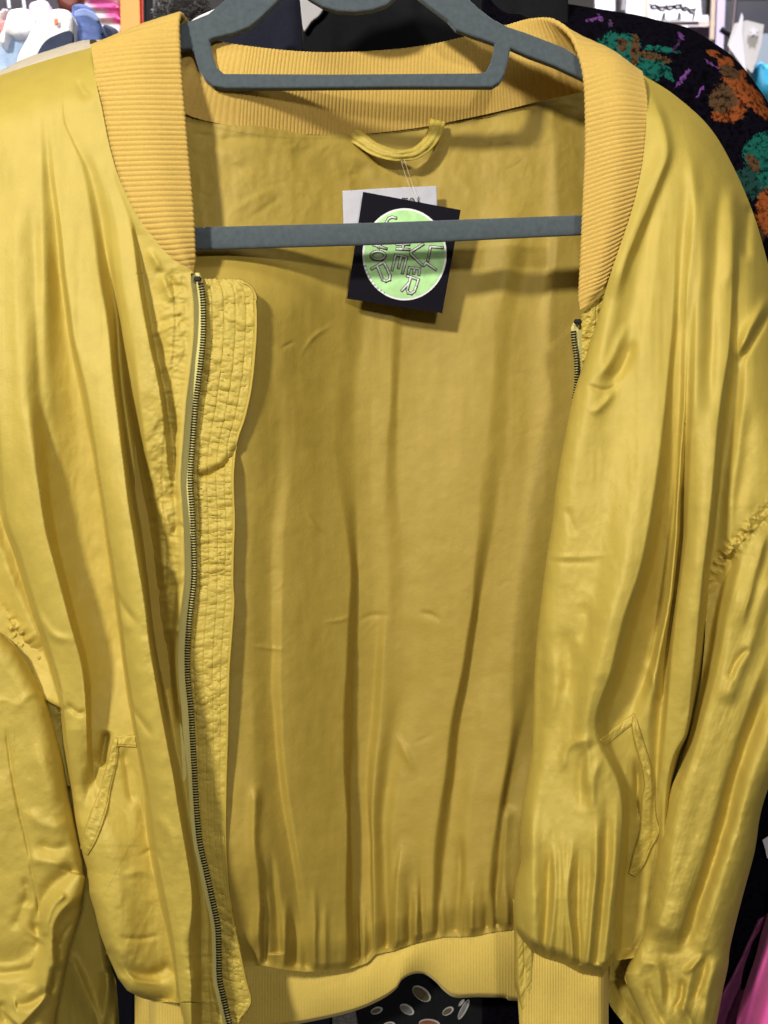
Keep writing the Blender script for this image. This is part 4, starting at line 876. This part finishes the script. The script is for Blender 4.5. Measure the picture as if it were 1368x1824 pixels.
def leafd(X, Y): return 312-12*fbm(X/70, Y/300, 5, 3)
lg = cloth_back('leaf_print_top', [[(541, -140), (800, -140), (1012, -140)], [(541, 500), (800, 500), (1000, 500)], [(560, 1300), (720, 1300), (900, 1300)], [(652, 1900), (760, 1900), (853, 1900)]], leafd, M_black,
           'black top with grey and brown leaf print showing under the back hem', 'top')
M_leafw = mat('leaf_white', (.42, .42, .40), rough=.8); M_leafb = mat('leaf_brown', (.10, .075, .035), rough=.8, var=.2, vscale=400); M_leafg = mat('leaf_grey', (.16, .15, .15), rough=.8, var=.2, vscale=400); M_leafr = mat('leaf_rust', (.22, .07, .03), rough=.8, var=.2, vscale=400)
for (x, y, a, b, an, m_) in ((751, 1770, 19, 11, 38, M_leafb), (725, 1798, 14, 8, 32, M_leafg), (798, 1801, 11, 6.5, -32, M_leafb), (826, 1798, 20, 5.5, -62, M_leafg), (671, 1800, 11, 6, -20, M_leafb), (765, 1824, 19, 9, 5, M_leafr), (693, 1826, 11, 6, -10, M_leafr), (822, 1786, 8, 2.5, -50, M_leafg), (700, 1845, 14, 8, 20, M_leafg)):
    for sc, mm, dz, nm in ((1, M_leafw, -7, 'leaf_edge'), (.8, m_, -8, 'leaf_print')):
        c_, s_ = math.cos(R(an)), math.sin(R(an)); rr = a*sc if sc == 1 else a-2
        bb = b if sc == 1 else b-2
        pts = [(x+rr*math.cos(q)*c_-bb*math.sin(q)*s_+(1.2 if sc != 1 else 0)*-1, y+rr*math.cos(q)*s_+bb*math.sin(q)*c_+(.6 if sc != 1 else 0)) for q in np.linspace(0, 2*math.pi, 22, endpoint=False)]
        slab(nm, pts, lambda X, Y, dz=dz: float(leafd(np.array([X*1.]), np.array([Y*1.]))[0])+dz, .8, mm, lg)
# bottom centre: knit and slate garments, grey knit
M_knit = mat('striped_knit', (.2, .1, .05), rough=.95, bump=((500, .8, .001, (1, 1, 1)),)); nt = M_knit.node_tree
g = nt.nodes.new('ShaderNodeNewGeometry'); sp_ = nt.nodes.new('ShaderNodeSeparateXYZ'); nt.links.new(g.outputs['Position'], sp_.inputs[0])
nz = nt.nodes.new('ShaderNodeTexNoise'); nz.inputs['Scale'].default_value = 120; nt.links.new(g.outputs['Position'], nz.inputs['Vector'])
ma = nt.nodes.new('ShaderNodeMath'); ma.operation = 'MULTIPLY_ADD'; ma.inputs[1].default_value = .014; nt.links.new(nz.outputs[0], ma.inputs[0]); nt.links.new(sp_.outputs['Z'], ma.inputs[2])
mr = nt.nodes.new('ShaderNodeMapRange'); z0 = P3(870, 1840, 330)[2]+.007; z1 = P3(870, 1770, 330)[2]+.007; mr.inputs['From Min'].default_value = z0; mr.inputs['From Max'].default_value = z1; nt.links.new(ma.outputs[0], mr.inputs[0])
rp = nt.nodes.new('ShaderNodeValToRGB'); rp.color_ramp.interpolation = 'CONSTANT'
for i, (p_, c_) in enumerate(((0, (.28, .02, .035)), (.38, (.02, .02, .22)), (.58, (.17, .085, .02)), (.84, (.12, .085, .07)))):
    e_ = rp.color_ramp.elements[i] if i < 2 else rp.color_ramp.elements.new(p_); e_.position = p_; e_.color = (*c_, 1)
nt.links.new(mr.outputs[0], rp.inputs[0]); nt.links.new(rp.outputs[0], nt.nodes['Principled BSDF'].inputs['Base Color'])
cloth_back('striped_sweater', [[(850, 1500), (880, 1500), (910, 1500)], [(851, 1700), (880, 1700), (905, 1700)], [(851, 1900), (880, 1900), (903, 1900)]], lambda X, Y: 338-5*fbm(X/20, Y/60, 1, 3)-1.5*np.sin(Y*1.3)*.8, M_knit, 'brown, blue and red striped knit sweater edge below the hem', 'sweater', (120, 30))
M_slate = mat('slate_cloth', (.05, .052, .065), rough=.85, var=.1, vscale=200, bump=((1200, .4, .0004, (1, 1, 1)),))
cloth_back('slate_coat', [[(902, 1500), (960, 1500)], [(900, 1776), (958, 1776)], [(899, 1900), (990, 1900)]], lambda X, Y: 322-7*np.exp(-((X-913-(Y-1780)*.08)/2.2)**2)*-1+20*np.clip((X-935)/30, 0, 1)**2-4*fbm(X/30, Y/60, 4, 3), M_slate, 'slate grey coat edge between knit sweater and front hem tab', 'coat', (80, 60))
cloth_back('grey_tweed', [[(590, 1700), (648, 1700)], [(592, 1790), (654, 1790)], [(592, 1900), (662, 1900)]], lambda X, Y: 330-6*fbm(X/14, Y/14, 2, 3), mat('grey_tweed', (.16, .15, .15), rough=.95, var=.6, vscale=420), 'grey flecked tweed garment corner left of the leaf print', 'garment', (60, 30))
# printed garment on the right
M_print = mat('abstract_print', (.010, .008, .018), rough=.95, spec=.05, bump=((1500, .4, .0003, (1, 1, 1)),)); nt = M_print.node_tree; L = nt.links
gg = nt.nodes.new('ShaderNodeNewGeometry')
n1 = nt.nodes.new('ShaderNodeTexNoise'); n1.inputs['Scale'].default_value = 150; n1.inputs['Detail'].default_value = 6; n1.inputs['Roughness'].default_value = .7; L.new(gg.outputs['Position'], n1.inputs['Vector'])
n2 = nt.nodes.new('ShaderNodeTexNoise'); n2.inputs['Scale'].default_value = 330; n2.inputs['Detail'].default_value = 6; n2.inputs['Roughness'].default_value = .75; L.new(gg.outputs['Position'], n2.inputs['Vector'])
sub = nt.nodes.new('ShaderNodeVectorMath'); sub.operation = 'MULTIPLY_ADD'; L.new(n1.outputs['Color'], sub.inputs[0]); sub.inputs[1].default_value = (.014, 0, .014)
L.new(gg.outputs['Position'], sub.inputs[2])
cur = None; DP = 300
TEAL, BRN, ORG, PUR, GRN = (.012, .13, .10), (.11, .06, .028), (.33, .085, .022), (.20, .07, .30), (.015, .06, .05)
for (x, y, rx, ry, an, col, rag) in ((1103, 88, 38, 34, 0, TEAL, .5), (1155, 122, 30, 22, 20, TEAL, .25), (1178, 90, 30, 6, 8, TEAL, .4), (1190, 135, 6, 14, -25, TEAL, .3), (1108, 80, 10, 14, 0, BRN, .4), (1131, 88, 8, 32, 5, BRN, .1), (1162, 103, 34, 7, 18, BRN, .15),
        (1350, 265, 34, 22, -50, TEAL, .4), (1345, 325, 40, 30, 0, GRN, .3), (1375, 300, 30, 40, 0, TEAL, .4), (1340, 290, 8, 20, -30, BRN, .2),
        (1282, 84, 17, 12, 10, ORG, .2), (1302, 100, 22, 14, -40, ORG, .3), (1325, 128, 34, 9, -48, ORG, .4), (1345, 165, 30, 28, 0, ORG, .5), (1318, 150, 30, 26, 0, ORG, .52), (1305, 195, 22, 20, 0, ORG, .55), (1285, 205, 20, 12, 0, ORG, .5), (1362, 190, 20, 20, 0, ORG, .45), (1305, 122, 22, 17, 0, BRN, .2), (1288, 175, 24, 26, 0, BRN, .5), (1292, 85, 7, 6, 0, (.02, .01, .01), .2),
        (1062, 22, 18, 4, -25, PUR, .2), (1076, 18, 4, 12, 0, PUR, .2), (1219, 55, 5, 11, 10, PUR, .2), (1270, 111, 3, 15, -58, PUR, .1), (1215, 142, 4, 22, 40, PUR, .15), (1248, 165, 2.5, 13, 35, PUR, .15), (1207, 78, 3, 20, 30, (.07, .03, .1), .2), (1092, 30, 5, 10, 0, (.09, .05, .12), .3), (960, 33, 22, 6, 15, ORG, .4), (1362, 380, 16, 40, 0, ORG, .5), (1340, 420, 20, 20, 0, BRN, .4)):
    cx, _, cz = P3(x, y, DP); k = (D+DP*S)/D*S
    vs = nt.nodes.new('ShaderNodeVectorMath'); vs.operation = 'SUBTRACT'; L.new(sub.outputs[0], vs.inputs[0]); vs.inputs[1].default_value = (cx+.007, DP*S, cz+.007)
    ro = nt.nodes.new('ShaderNodeVectorRotate'); ro.rotation_type = 'Y_AXIS'; ro.inputs['Angle'].default_value = R(-an); L.new(vs.outputs[0], ro.inputs['Vector'])
    ml = nt.nodes.new('ShaderNodeVectorMath'); ml.operation = 'MULTIPLY'; L.new(ro.outputs[0], ml.inputs[0]); ml.inputs[1].default_value = (1/(rx*k), 0, 1/(ry*k))
    ln_ = nt.nodes.new('ShaderNodeVectorMath'); ln_.operation = 'LENGTH'; L.new(ml.outputs[0], ln_.inputs[0])
    m1 = nt.nodes.new('ShaderNodeMath'); m1.operation = 'MULTIPLY_ADD'; m1.inputs[1].default_value = rag*3.0; m1.inputs[2].default_value = 1-rag*1.5; L.new(n2.outputs[0], m1.inputs[0])
    lt = nt.nodes.new('ShaderNodeMath'); lt.operation = 'LESS_THAN'; L.new(ln_.outputs['Value'], lt.inputs[0]); L.new(m1.outputs[0], lt.inputs[1])
    mx = nt.nodes.new('ShaderNodeMix'); mx.data_type = 'RGBA'; L.new(lt.outputs[0], mx.inputs['Factor']); mx.inputs['B'].default_value = (*col, 1)
    if cur is None: mx.inputs['A'].default_value = (.004, .003, .008, 1)
    else: L.new(cur, mx.inputs['A'])
    cur = mx.outputs['Result']
n3 = nt.nodes.new('ShaderNodeTexNoise'); n3.inputs['Scale'].default_value = 210; n3.inputs['Detail'].default_value = 5; n3.inputs['Roughness'].default_value = .7; L.new(gg.outputs['Position'], n3.inputs['Vector'])
r3 = nt.nodes.new('ShaderNodeMapRange'); r3.inputs['From Min'].default_value = .40; r3.inputs['From Max'].default_value = .52; r3.inputs['To Min'].default_value = .12; r3.inputs['To Max'].default_value = .8; L.new(n3.outputs[0], r3.inputs[0])
v3 = nt.nodes.new('ShaderNodeVectorMath'); v3.operation = 'SCALE'; L.new(cur, v3.inputs[0]); L.new(r3.outputs[0], v3.inputs['Scale']); cur = v3.outputs[0]
L.new(cur, nt.nodes['Principled BSDF'].inputs['Base Color'])
V = np.linspace(0, 1, 300)[:, None]; U = np.linspace(0, 1, 200)[None, :]
Tq = smooth([(860, -40), (905, -3), (990, 6), (1080, 20), (1130, 28), (1180, 40), (1225, 52), (1270, 78), (1310, 108), (1340, 145), (1368, 187), (1400, 250), (1430, 380)], 6)
X = 860+(1430-860)*U+0*V; yt = np.interp(X, Tq[:, 0], Tq[:, 1]); Y = yt+(1900-yt)*V
dP = 300+60*np.clip(1-(Y-yt)/60, 0, 1)**2-12*fbm(X/70, Y/260, 8, 3)-14*np.exp(-((X-1340)/26)**2)*sstep(1000, 1500, Y)
pr = gridobj('printed_dress', X, Y, dP, M_print); thick(pr, 5); tag(pr, 'black garment with teal, orange and purple abstract print behind the right shoulder', 'dress')
# pink garment, tag
M_pink = mat('pink_fabric', (.78, .12, .40), rough=.6, sheen=.2, var=.08, vscale=60)
def pinkd(X, Y): return 250+70*np.clip((1-(X-lerp_x([(1368, 1625), (1345, 1690), (1318, 1760), (1285, 1830), (1270, 1900)], Y))/26), 0, 1)**1.5-22*np.exp(-((X-lerp_x([(1392, 1600), (1372, 1690), (1350, 1760), (1330, 1830), (1310, 1900)], Y))/13)**2)-10*np.sin((X+Y*.35)/16)
M_plum = mat('plum_mesh', (.16, .03, .10), rough=.7, var=.25, vscale=150)
cloth_back('plum_scarf', [[(1352, 1640), (1390, 1600)], [(1310, 1730), (1370, 1700)], [(1280, 1790), (1360, 1800)], [(1262, 1900), (1360, 1900)]], lambda X, Y: 288-10*np.sin((X+Y*.4)/9)-4*fbm(X/20, Y/40, 2, 3), M_plum, 'dark plum folds beside the bright pink garment at lower right', 'scarf', (90, 60))
cloth_back('pink_top', [[(1372, 1590), (1440, 1590)], [(1352, 1690), (1440, 1690)], [(1330, 1760), (1440, 1760)], [(1312, 1824), (1440, 1824)], [(1300, 1900), (1440, 1900)]], pinkd, M_pink, 'bright pink garment hanging at the lower right corner', 'top', (120, 90))
o = slab('paper_tag', [(1358, 1496), (1385, 1480), (1388, 1540), (1366, 1528), (1363, 1512)], lambda x, y: 270, 2, M_label, None); tag(o, 'small white paper tag at right edge against black cloth', 'tag')
# pale hanger between the dark garments
M_pale = mat('pale_plastic', (.50, .48, .50), rough=.35, var=.06, vscale=50)
puff('pale_hanger', [(524, -60), (590, -60), (588, -8), (572, 26), (556, 40), (542, 57), (537, 30), (534, 0)], 300, 8, M_pale, 'pale grey plastic hanger between the two dark garments', 'hanger')
# left: white coat shoulder, black fur, beige jacket
M_whitec = mat('white_cloth', (.78, .78, .80), rough=.8, var=.14, vscale=45, bump=((45, 1, .006, (1, 1, .6)), (900, .3, .0003, (1, 1, 1))))
puff('white_hanger', [(330, 48), (350, 32), (376, 20), (410, 4), (430, -20), (450, -20), (420, 20), (395, 40), (370, 60), (340, 62)], 190, 7, M_whitec, 'white hanger arm just behind the grey hanger', 'hanger')
M_fur = mat('black_fur', (.018, .015, .016), rough=1, sheen=.6, bump=((300, 1, .004, (1, 1, 1)),))
fb = bmesh.new(); bmesh.ops.create_uvsphere(fb, u_segments=90, v_segments=60, radius=1)
c0 = np.array(P3(325, 25, 600)); k = (D+600*S)/D*S
from mathutils import Vector, noise as mnoise
for v in fb.verts:
    n_ = v.co.normalized(); r_ = 1+.22*mnoise.noise(n_*3)+.30*abs(mnoise.noise(n_*14))+.16*mnoise.noise(n_*34)
    v.co = Vector((c0[0]+n_.x*r_*46*k, c0[1]+n_.y*r_*30*k, c0[2]+n_.z*r_*36*k))
me = bpy.data.meshes.new('fur_collar'); fb.to_mesh(me); fb.free(); me.materials.append(M_fur); me.shade_smooth(); tag(link(bpy.data.objects.new('fur_collar', me)), 'black fluffy fur collar behind the left collar top', 'fur collar')
rs = np.random.RandomState(3); Vv = []; F = []
for i in range(1500):
    a = rs.uniform(0, 2*math.pi); rad = rs.uniform(.5, 1.1); x = 325+46*rad*math.cos(a); y = 25+36*rad*math.sin(a); an = a+rs.uniform(-.8, .8); l = rs.uniform(5, 12); dd = 575+rs.uniform(-10, 10)
    k = len(Vv); Vv += [P3(x-.6*math.sin(an), y+.6*math.cos(an), dd), P3(x+.6*math.sin(an), y-.6*math.cos(an), dd), P3(x+l*math.cos(an), y+l*math.sin(an), dd-8)]; F.append((k, k+1, k+2))
fu = mesh_np('fur_hair', Vv, F, M_fur, bpy.data.objects['fur_collar'], False); fu['kind'] = 'stuff'
M_beige = mat('beige_cloth', (.60, .52, .40), rough=.85, var=.05, vscale=90, bump=((70, .5, .002, (1, 1, 1)), (1200, .4, .0003, (1, 1, 1))))
bj = empty('beige_jacket', P3(60, 130, 190), 'beige jacket shoulder just above the yellow left shoulder', 'jacket')
X, Y = net([[(-60, 165), (-10, 135), (40, 108), (92, 90), (150, 73), (178, 74)], [(-60, 200), (-10, 150), (40, 128), (92, 112), (150, 92), (190, 88)], [(-60, 330), (0, 300), (60, 280), (110, 260), (160, 250), (220, 240)]], 70, 120)
d = 178+60*np.clip(1-(Y-np.interp(X, [-60, -10, 40, 92, 150, 178], [165, 135, 108, 90, 73, 74]))/24, 0, 1)**2-4*fbm(X/30, Y/20, 2, 3)-crease(X, Y, [(118, 92), (130, 88), (140, 90)], -5, 4)
thick(gridobj('shoulder', X, Y, d, M_beige, bj), 4)
tube('dark_piping', [P3(x, y, 176) for x, y in ((-20, 148), (4, 139), (40, 126), (72, 114), (80, 112))], 1.3*S, M_navy, bj)
puff('seam_flap', [(160, 71), (170, 71), (174, 77), (168, 81), (161, 79)], 170, 3, mat('dark_brown', (.03, .02, .012), rough=.8), parent=bj)
adopt(bj)
# clothes with rounded shoulders on the far rail
M_denl = mat('light_denim', (.36, .48, .68), rough=.9, var=.16, vscale=110, bump=((900, .6, .0006, (1, 1, 1)), (50, .5, .004, (1, 1, 1))))
M_denb = mat('blue_denim', (.085, .13, .33), rough=.9, var=.3, vscale=70, bump=((900, .6, .0006, (1, 1, 1)), (50, .6, .005, (1, 1, 1))))
M_dend = mat('dark_denim', (.025, .035, .075), rough=.9, var=.3, vscale=90)
M_coral = mat('coral_check', (.70, .26, .24), rough=.9, var=.3, vscale=120)
M_lilac = mat('lilac_cloth', (.74, .58, .80), rough=.85, var=.12, vscale=60)
G_ = 'clothes on the far left rail'
far = [
 ('denim_shirt', [(-60, 95), (-20, 88), (15, 80), (30, 70), (50, 70), (62, 82), (50, 110), (40, 200), (-60, 200)], 640, 60, M_denl, 'light blue denim shirt lowest at the far left edge', 'shirt'),
 ('coral_shirt', [(-40, 46), (0, 46), (18, 46), (22, 60), (14, 72), (-40, 76)], 760, 40, M_coral, 'coral checked shirt at left edge above light blue denim', 'shirt'),
 ('white_jacket', [(13, 66), (20, 42), (26, 30), (44, 26), (58, 28), (66, 40), (70, 60), (60, 70), (34, 74), (22, 72), (14, 90), (10, 90)], 600, 50, M_whitec, 'white jacket shoulder above the light blue denim', 'jacket'),
 ('lilac_shirt', [(58, 40), (58, 18), (68, 11), (88, 10), (96, 24), (100, 44), (90, 62), (66, 70)], 740, 40, M_lilac, 'lilac and coral shirt shoulder between two white jackets', 'shirt'),
 ('white_coat', [(36, 150), (40, 112), (56, 80), (72, 52), (88, 34), (110, 27), (130, 31), (137, 44), (137, 62), (134, 92), (122, 150)], 560, 50, M_whitec, 'white coat with small orange patch over a dark denim lining', 'coat'),
 ('denim_jacket', [(118, 80), (122, 58), (134, 34), (136, 22), (150, 18), (168, 24), (176, 36), (184, 52), (188, 72), (180, 96), (118, 100)], 600, 50, M_denb, 'mid blue denim jacket shoulder beside the orange post', 'jacket'),
 ('navy_shirt', [(184, 60), (190, 50), (204, 54), (214, 62), (214, 84), (184, 84)], 660, 34, M_dend, 'dark navy shirt shoulder just right of the denim jacket', 'shirt'),
 ('pale_shirt', [(-50, 30), (0, 26), (14, 21), (20, 26), (10, 38), (4, 48), (-50, 52)], 800, 30, M_whitec, 'pale white shirt shoulder in the far top left', 'shirt')]
FO = {}
for (nm, ol, d_, t_, m_, lab_, cat_) in far: FO[nm] = puff(nm, ol, d_, t_, m_, lab_, cat_, group=G_, bev=10)
puff('dark_lining', [(60, 118), (70, 92), (82, 75), (100, 64), (128, 57), (130, 84), (124, 116)], 512, 8, M_dend, parent=FO['white_coat'], bev=1.5)
puff('orange_patch', [(97, 35), (102, 34), (103, 43), (98, 44)], 515, 3, mat('orange_patch', (.8, .2, .08), rough=.7), parent=FO['white_coat'], bev=1)
puff('collar_band', [(134, 22), (150, 17), (170, 25), (177, 38), (172, 40), (158, 32), (140, 32), (134, 34)], 570, 10, mat('worn_denim', (.2, .27, .52), rough=.9, var=.15, vscale=60), parent=FO['denim_jacket'], bev=3)
puff('dark_inside', [(150, 33), (166, 38), (178, 50), (184, 58), (178, 62), (164, 52)], 572, 4, M_dend, parent=FO['denim_jacket'], bev=1.5)
for nm in ('white_coat', 'denim_jacket'): adopt(FO[nm])
puff('orange_patch', [(70, 12), (78, 12), (80, 30), (76, 40), (73, 28)], 715, 3, mat('coral_patch', (.8, .3, .2), rough=.7), parent=FO['lilac_shirt'], bev=1); adopt(FO['lilac_shirt'])
# dark rack with steel hooks
rk = empty('dark_rack', P3(40, 20, 1000), 'dark grey shelf rack with pale steel hooks in the top left corner', 'rack')
puff('back_board', [(-80, -60), (118, -60), (118, 48), (-80, 48)], 1050, 30, mat('dark_grey_board', (.05, .045, .055), rough=.8, var=.5, vscale=25), parent=rk, n=1)
for x in (17, 44, 71, -8):
    tube('hook', [P3(x-2+y*.12, y, 930-y*2) for y in (-40, -10, 5, 17)], 3.2*S*1.6, mat('pale_steel', (.55, .55, .62), rough=.4, metal=.2), rk)
adopt(rk)
puff('brown_bag', [(96, -40), (145, -40), (147, 0), (146, 22), (134, 31), (118, 26), (106, 10)], 850, 40, mat('red_brown_leather', (.20, .045, .03), rough=.6, var=.4, vscale=30), 'reddish brown bag hanging at top left above the denim', 'bag')
# orange post and dark post
op = empty('orange_sign_post', P3(232, 20, 950), 'tall orange sign post with red edge behind the left collar', 'sign post')
M_or = mat('orange_paint', (.85, .30, .045), rough=.5); M_red = mat('red_edge', (.85, .04, .01), rough=.5)
def boxpx(name, x0, y0, x1, y1, d, t, m, parent=None):
    a = slab(name, [(x0, y0), (x1, y0), (x1, y1), (x0, y1)] if not isinstance(x0, tuple) else [x0, y0, x1, y1], lambda x, y: d, t, m, parent); return a
boxpx('orange_face', (213, -80), (246, -80), (251, 110), (216, 110), 940, 40, M_or, op); boxpx('red_edge', (246.5, -80), (253, -80), (256, 110), (251.5, 110), 950, 40, M_red, op); adopt(op)
tag(boxpx('dark_post', (256, -80), (272, -80), (274, 110), (258, 110), 960, 40, M_black), 'narrow black post right of the orange sign post', 'post')
# pink and white clothes behind
M_pw = mat('pink_white_print', (.85, .80, .84), rough=.8); nt = M_pw.node_tree
g = nt.nodes.new('ShaderNodeNewGeometry'); mp = nt.nodes.new('ShaderNodeMapping'); mp.inputs['Scale'].default_value = (1, 1, 2.6); nt.links.new(g.outputs['Position'], mp.inputs[0])
nz = nt.nodes.new('ShaderNodeTexNoise'); nz.inputs['Scale'].default_value = 16; nz.inputs['Detail'].default_value = 3; nt.links.new(mp.outputs[0], nz.inputs['Vector'])
rp = nt.nodes.new('ShaderNodeValToRGB'); rp.color_ramp.elements[0].position = .38; rp.color_ramp.elements[0].color = (.8, .12, .42, 1); rp.color_ramp.elements[1].position = .47; rp.color_ramp.elements[1].color = (.86, .83, .86, 1)
nt.links.new(nz.outputs[0], rp.inputs[0]); nt.links.new(rp.outputs[0], nt.nodes['Principled BSDF'].inputs['Base Color'])
for i, (x0, y0, x1, y1) in enumerate(((143, -60, 214, 8), (143, 9, 214, 26), (150, 27, 216, 47), (160, 48, 218, 90), (272, -60, 300, 24), (272, 25, 300, 70))):
    puff('folded_shirt', [(x0, y0), (x1, y0), (x1+2, (y0+y1)/2), (x1, y1), (x0, y1), (x0-2, (y0+y1)/2)], 1000+i*5, 36, M_pw, ('white and pink folded shirt, %s of its stack' % ('topmost', 'second from top', 'third from top', 'lowest')[i] if i < 4 else 'white and pink shirt between post and fur, %s' % ('upper one', 'lower one')[i-4]), 'shirt', bev=8, group='folded pink and white shirts')
# ---- right: shop shelving
M_wp = mat('white_paint', (.82, .80, .86), rough=.5); M_wood = mat('pale_wood', (.62, .48, .36), rough=.6, var=.1, vscale=40); M_lil = mat('lilac_panel', (.52, .42, .68), rough=.4)
M_dk = mat('dark_panel', (.03, .03, .04), rough=.5, var=.4, vscale=12); M_gl = mat('black_frames', (.012, .01, .015), rough=.3)
sh_ = empty('display_shelf', P3(1200, 20, 1800), 'white display shelf with pale wooden rails behind the printed garment', 'shelf')
boxpx('back_panel', 1060, -90, 1262, 60, 1900, 30, M_wp, sh_)
boxpx('rail', 1150, 38, 1274, 45, 1700, 60, M_wood, sh_); boxpx('upright', 1148, -90, 1155, 37.5, 1700, 40, M_wood, sh_); boxpx('upright', (1271, -90), (1279, -90), (1272, 70), (1264, 70), 1690, 40, M_wood, sh_)
boxpx('lower_panel', 1225, 47, 1263, 110, 1760, 30, M_lil, sh_); boxpx('side_panel', (1241, -90), (1270, -90), (1263, 27), (1250, 27), 1740, 20, M_dk, sh_)
tr = slab('tray', [(1156, 6), (1236, 4), (1252, 36), (1158, 37)], lambda x, y: 1690-(y-20)*2, 12, M_wp, sh_)
adopt(sh_)
def glasses(x, y, s, rot, lab_):
    e = empty('eyeglasses', P3(x, y, 1640), lab_, 'glasses', 'eyeglasses on the display tray')
    for sx in (-1, 1):
        c_ = [(x+sx*s*.62+s*.5*math.cos(a), y+s*.30*math.sin(a)+sx*rot) for a in np.linspace(0, 2*math.pi, 22)]
        tube('rim', [P3(*p, 1640) for p in c_], .0022, M_gl, e)
        tube('temple', [P3(x+sx*s*1.1, y+sx*rot, 1640), P3(x+sx*s*1.25, y+sx*rot-5, 1675)], .0022, M_gl, e)
    tube('bridge', [P3(x-s*.15, y-1, 1640), P3(x, y-3, 1638), P3(x+s*.15, y-1, 1640)], .0022, M_gl, e); adopt(e)
glasses(1172, 14, 11, 1.5, 'black eyeglasses at the left end of the white tray'); glasses(1200, 13, 11, -1, 'black eyeglasses in the middle of the white tray'); glasses(1226, 18, 10, 2, 'black eyeglasses at the right end of the white tray')
puff('silver_box', [(1098, -40), (1112, -40), (1114, 10), (1110, 34), (1099, 34)], 1650, 40, mat('silver_grey', (.45, .43, .46), rough=.3, metal=.3, var=.3, vscale=20), 'slim silver grey box standing on the white shelf', 'box')
tag(boxpx('white_post', (1281, -90), (1296, -90), (1288, 100), (1274, 100), 1500, 60, mat('violet_white', (.70, .62, .88), rough=.4)), 'white post with violet tint between shelf and sign', 'post')
st = empty('sign_stand', P3(1310, 50, 1300), 'steel stand pole with round knobs behind right shoulder', 'stand')
tube('pole', [P3(1318, -90, 1300), P3(1306, 40, 1300), P3(1298, 110, 1300)], .0035, mat('grey_pole', (.22, .18, .2), rough=.35, metal=.5), st, 8)
tube('crossbar', [P3(1284, 52, 1300), P3(1298, 61, 1296), P3(1306, 62, 1296)], .004, M_gl, st); adopt(st)
sg = empty('white_sign', P3(1330, 80, 1200), 'white tapering sign card with a bright star shape at right edge', 'sign')
slab('sign_card', [(1308, 42), (1330, 36), (1361, 44), (1356, 80), (1340, 130), (1318, 110), (1304, 90), (1296, 80)], lambda x, y: 1180, 14, mat('sign_card', (.62, .60, .60), rough=.5), sg)
slab('pale_side', [(1321, 22), (1324, 30), (1322, 60), (1330, 128), (1318, 112), (1298, 84), (1310, 60)], lambda x, y: 1170, 6, M_wp, sg)
stp = []
for i in range(10):
    a = math.pi*i/5-.3; r_ = (10, 3.2)[i % 2]; stp.append((1343+r_*math.cos(a), 57+r_*math.sin(a)))
slab('star', stp, lambda x, y: 1172, 5, M_wp, sg); adopt(sg)
tag(boxpx('dark_display', 1292, 2, 1420, 58, 1700, 60, M_dk), 'dark grey display panel at the upper right edge', 'panel')
tag(boxpx('grey_counter', 1345, 60, 1440, 116, 1500, 60, mat('grey_blue', (.30, .36, .42), rough=.5, var=.1, vscale=10)), 'grey blue counter front right of the white sign', 'counter')
puff('cyan_bag', [(1342, 122), (1350, 116), (1362, 122), (1380, 120), (1390, 150), (1384, 175), (1352, 170), (1343, 150)], 1250, 40, mat('cyan_plastic', (.04, .42, .72), rough=.5, var=.4, vscale=30), 'crumpled cyan blue bag at right edge under the counter', 'bag')
# the room
M_wall = mat('store_wall', (.78, .76, .80), rough=.8, var=.06, vscale=3); M_floor = mat('store_floor', (.30, .28, .26), rough=.4, var=.1, vscale=4)
def quad(name, pts, m):
    o = mesh_np(name, pts, [(0, 1, 2, 3)], m, None, False); return tag(o, kind='structure')
quad('wall', [(-4, 2.1, -1.4), (4, 2.1, -1.4), (4, 2.1, 2.2), (-4, 2.1, 2.2)], M_wall)
quad('floor', [(-4, -3, -1.4), (4, -3, -1.4), (4, 2.1, -1.4), (-4, 2.1, -1.4)], M_floor)
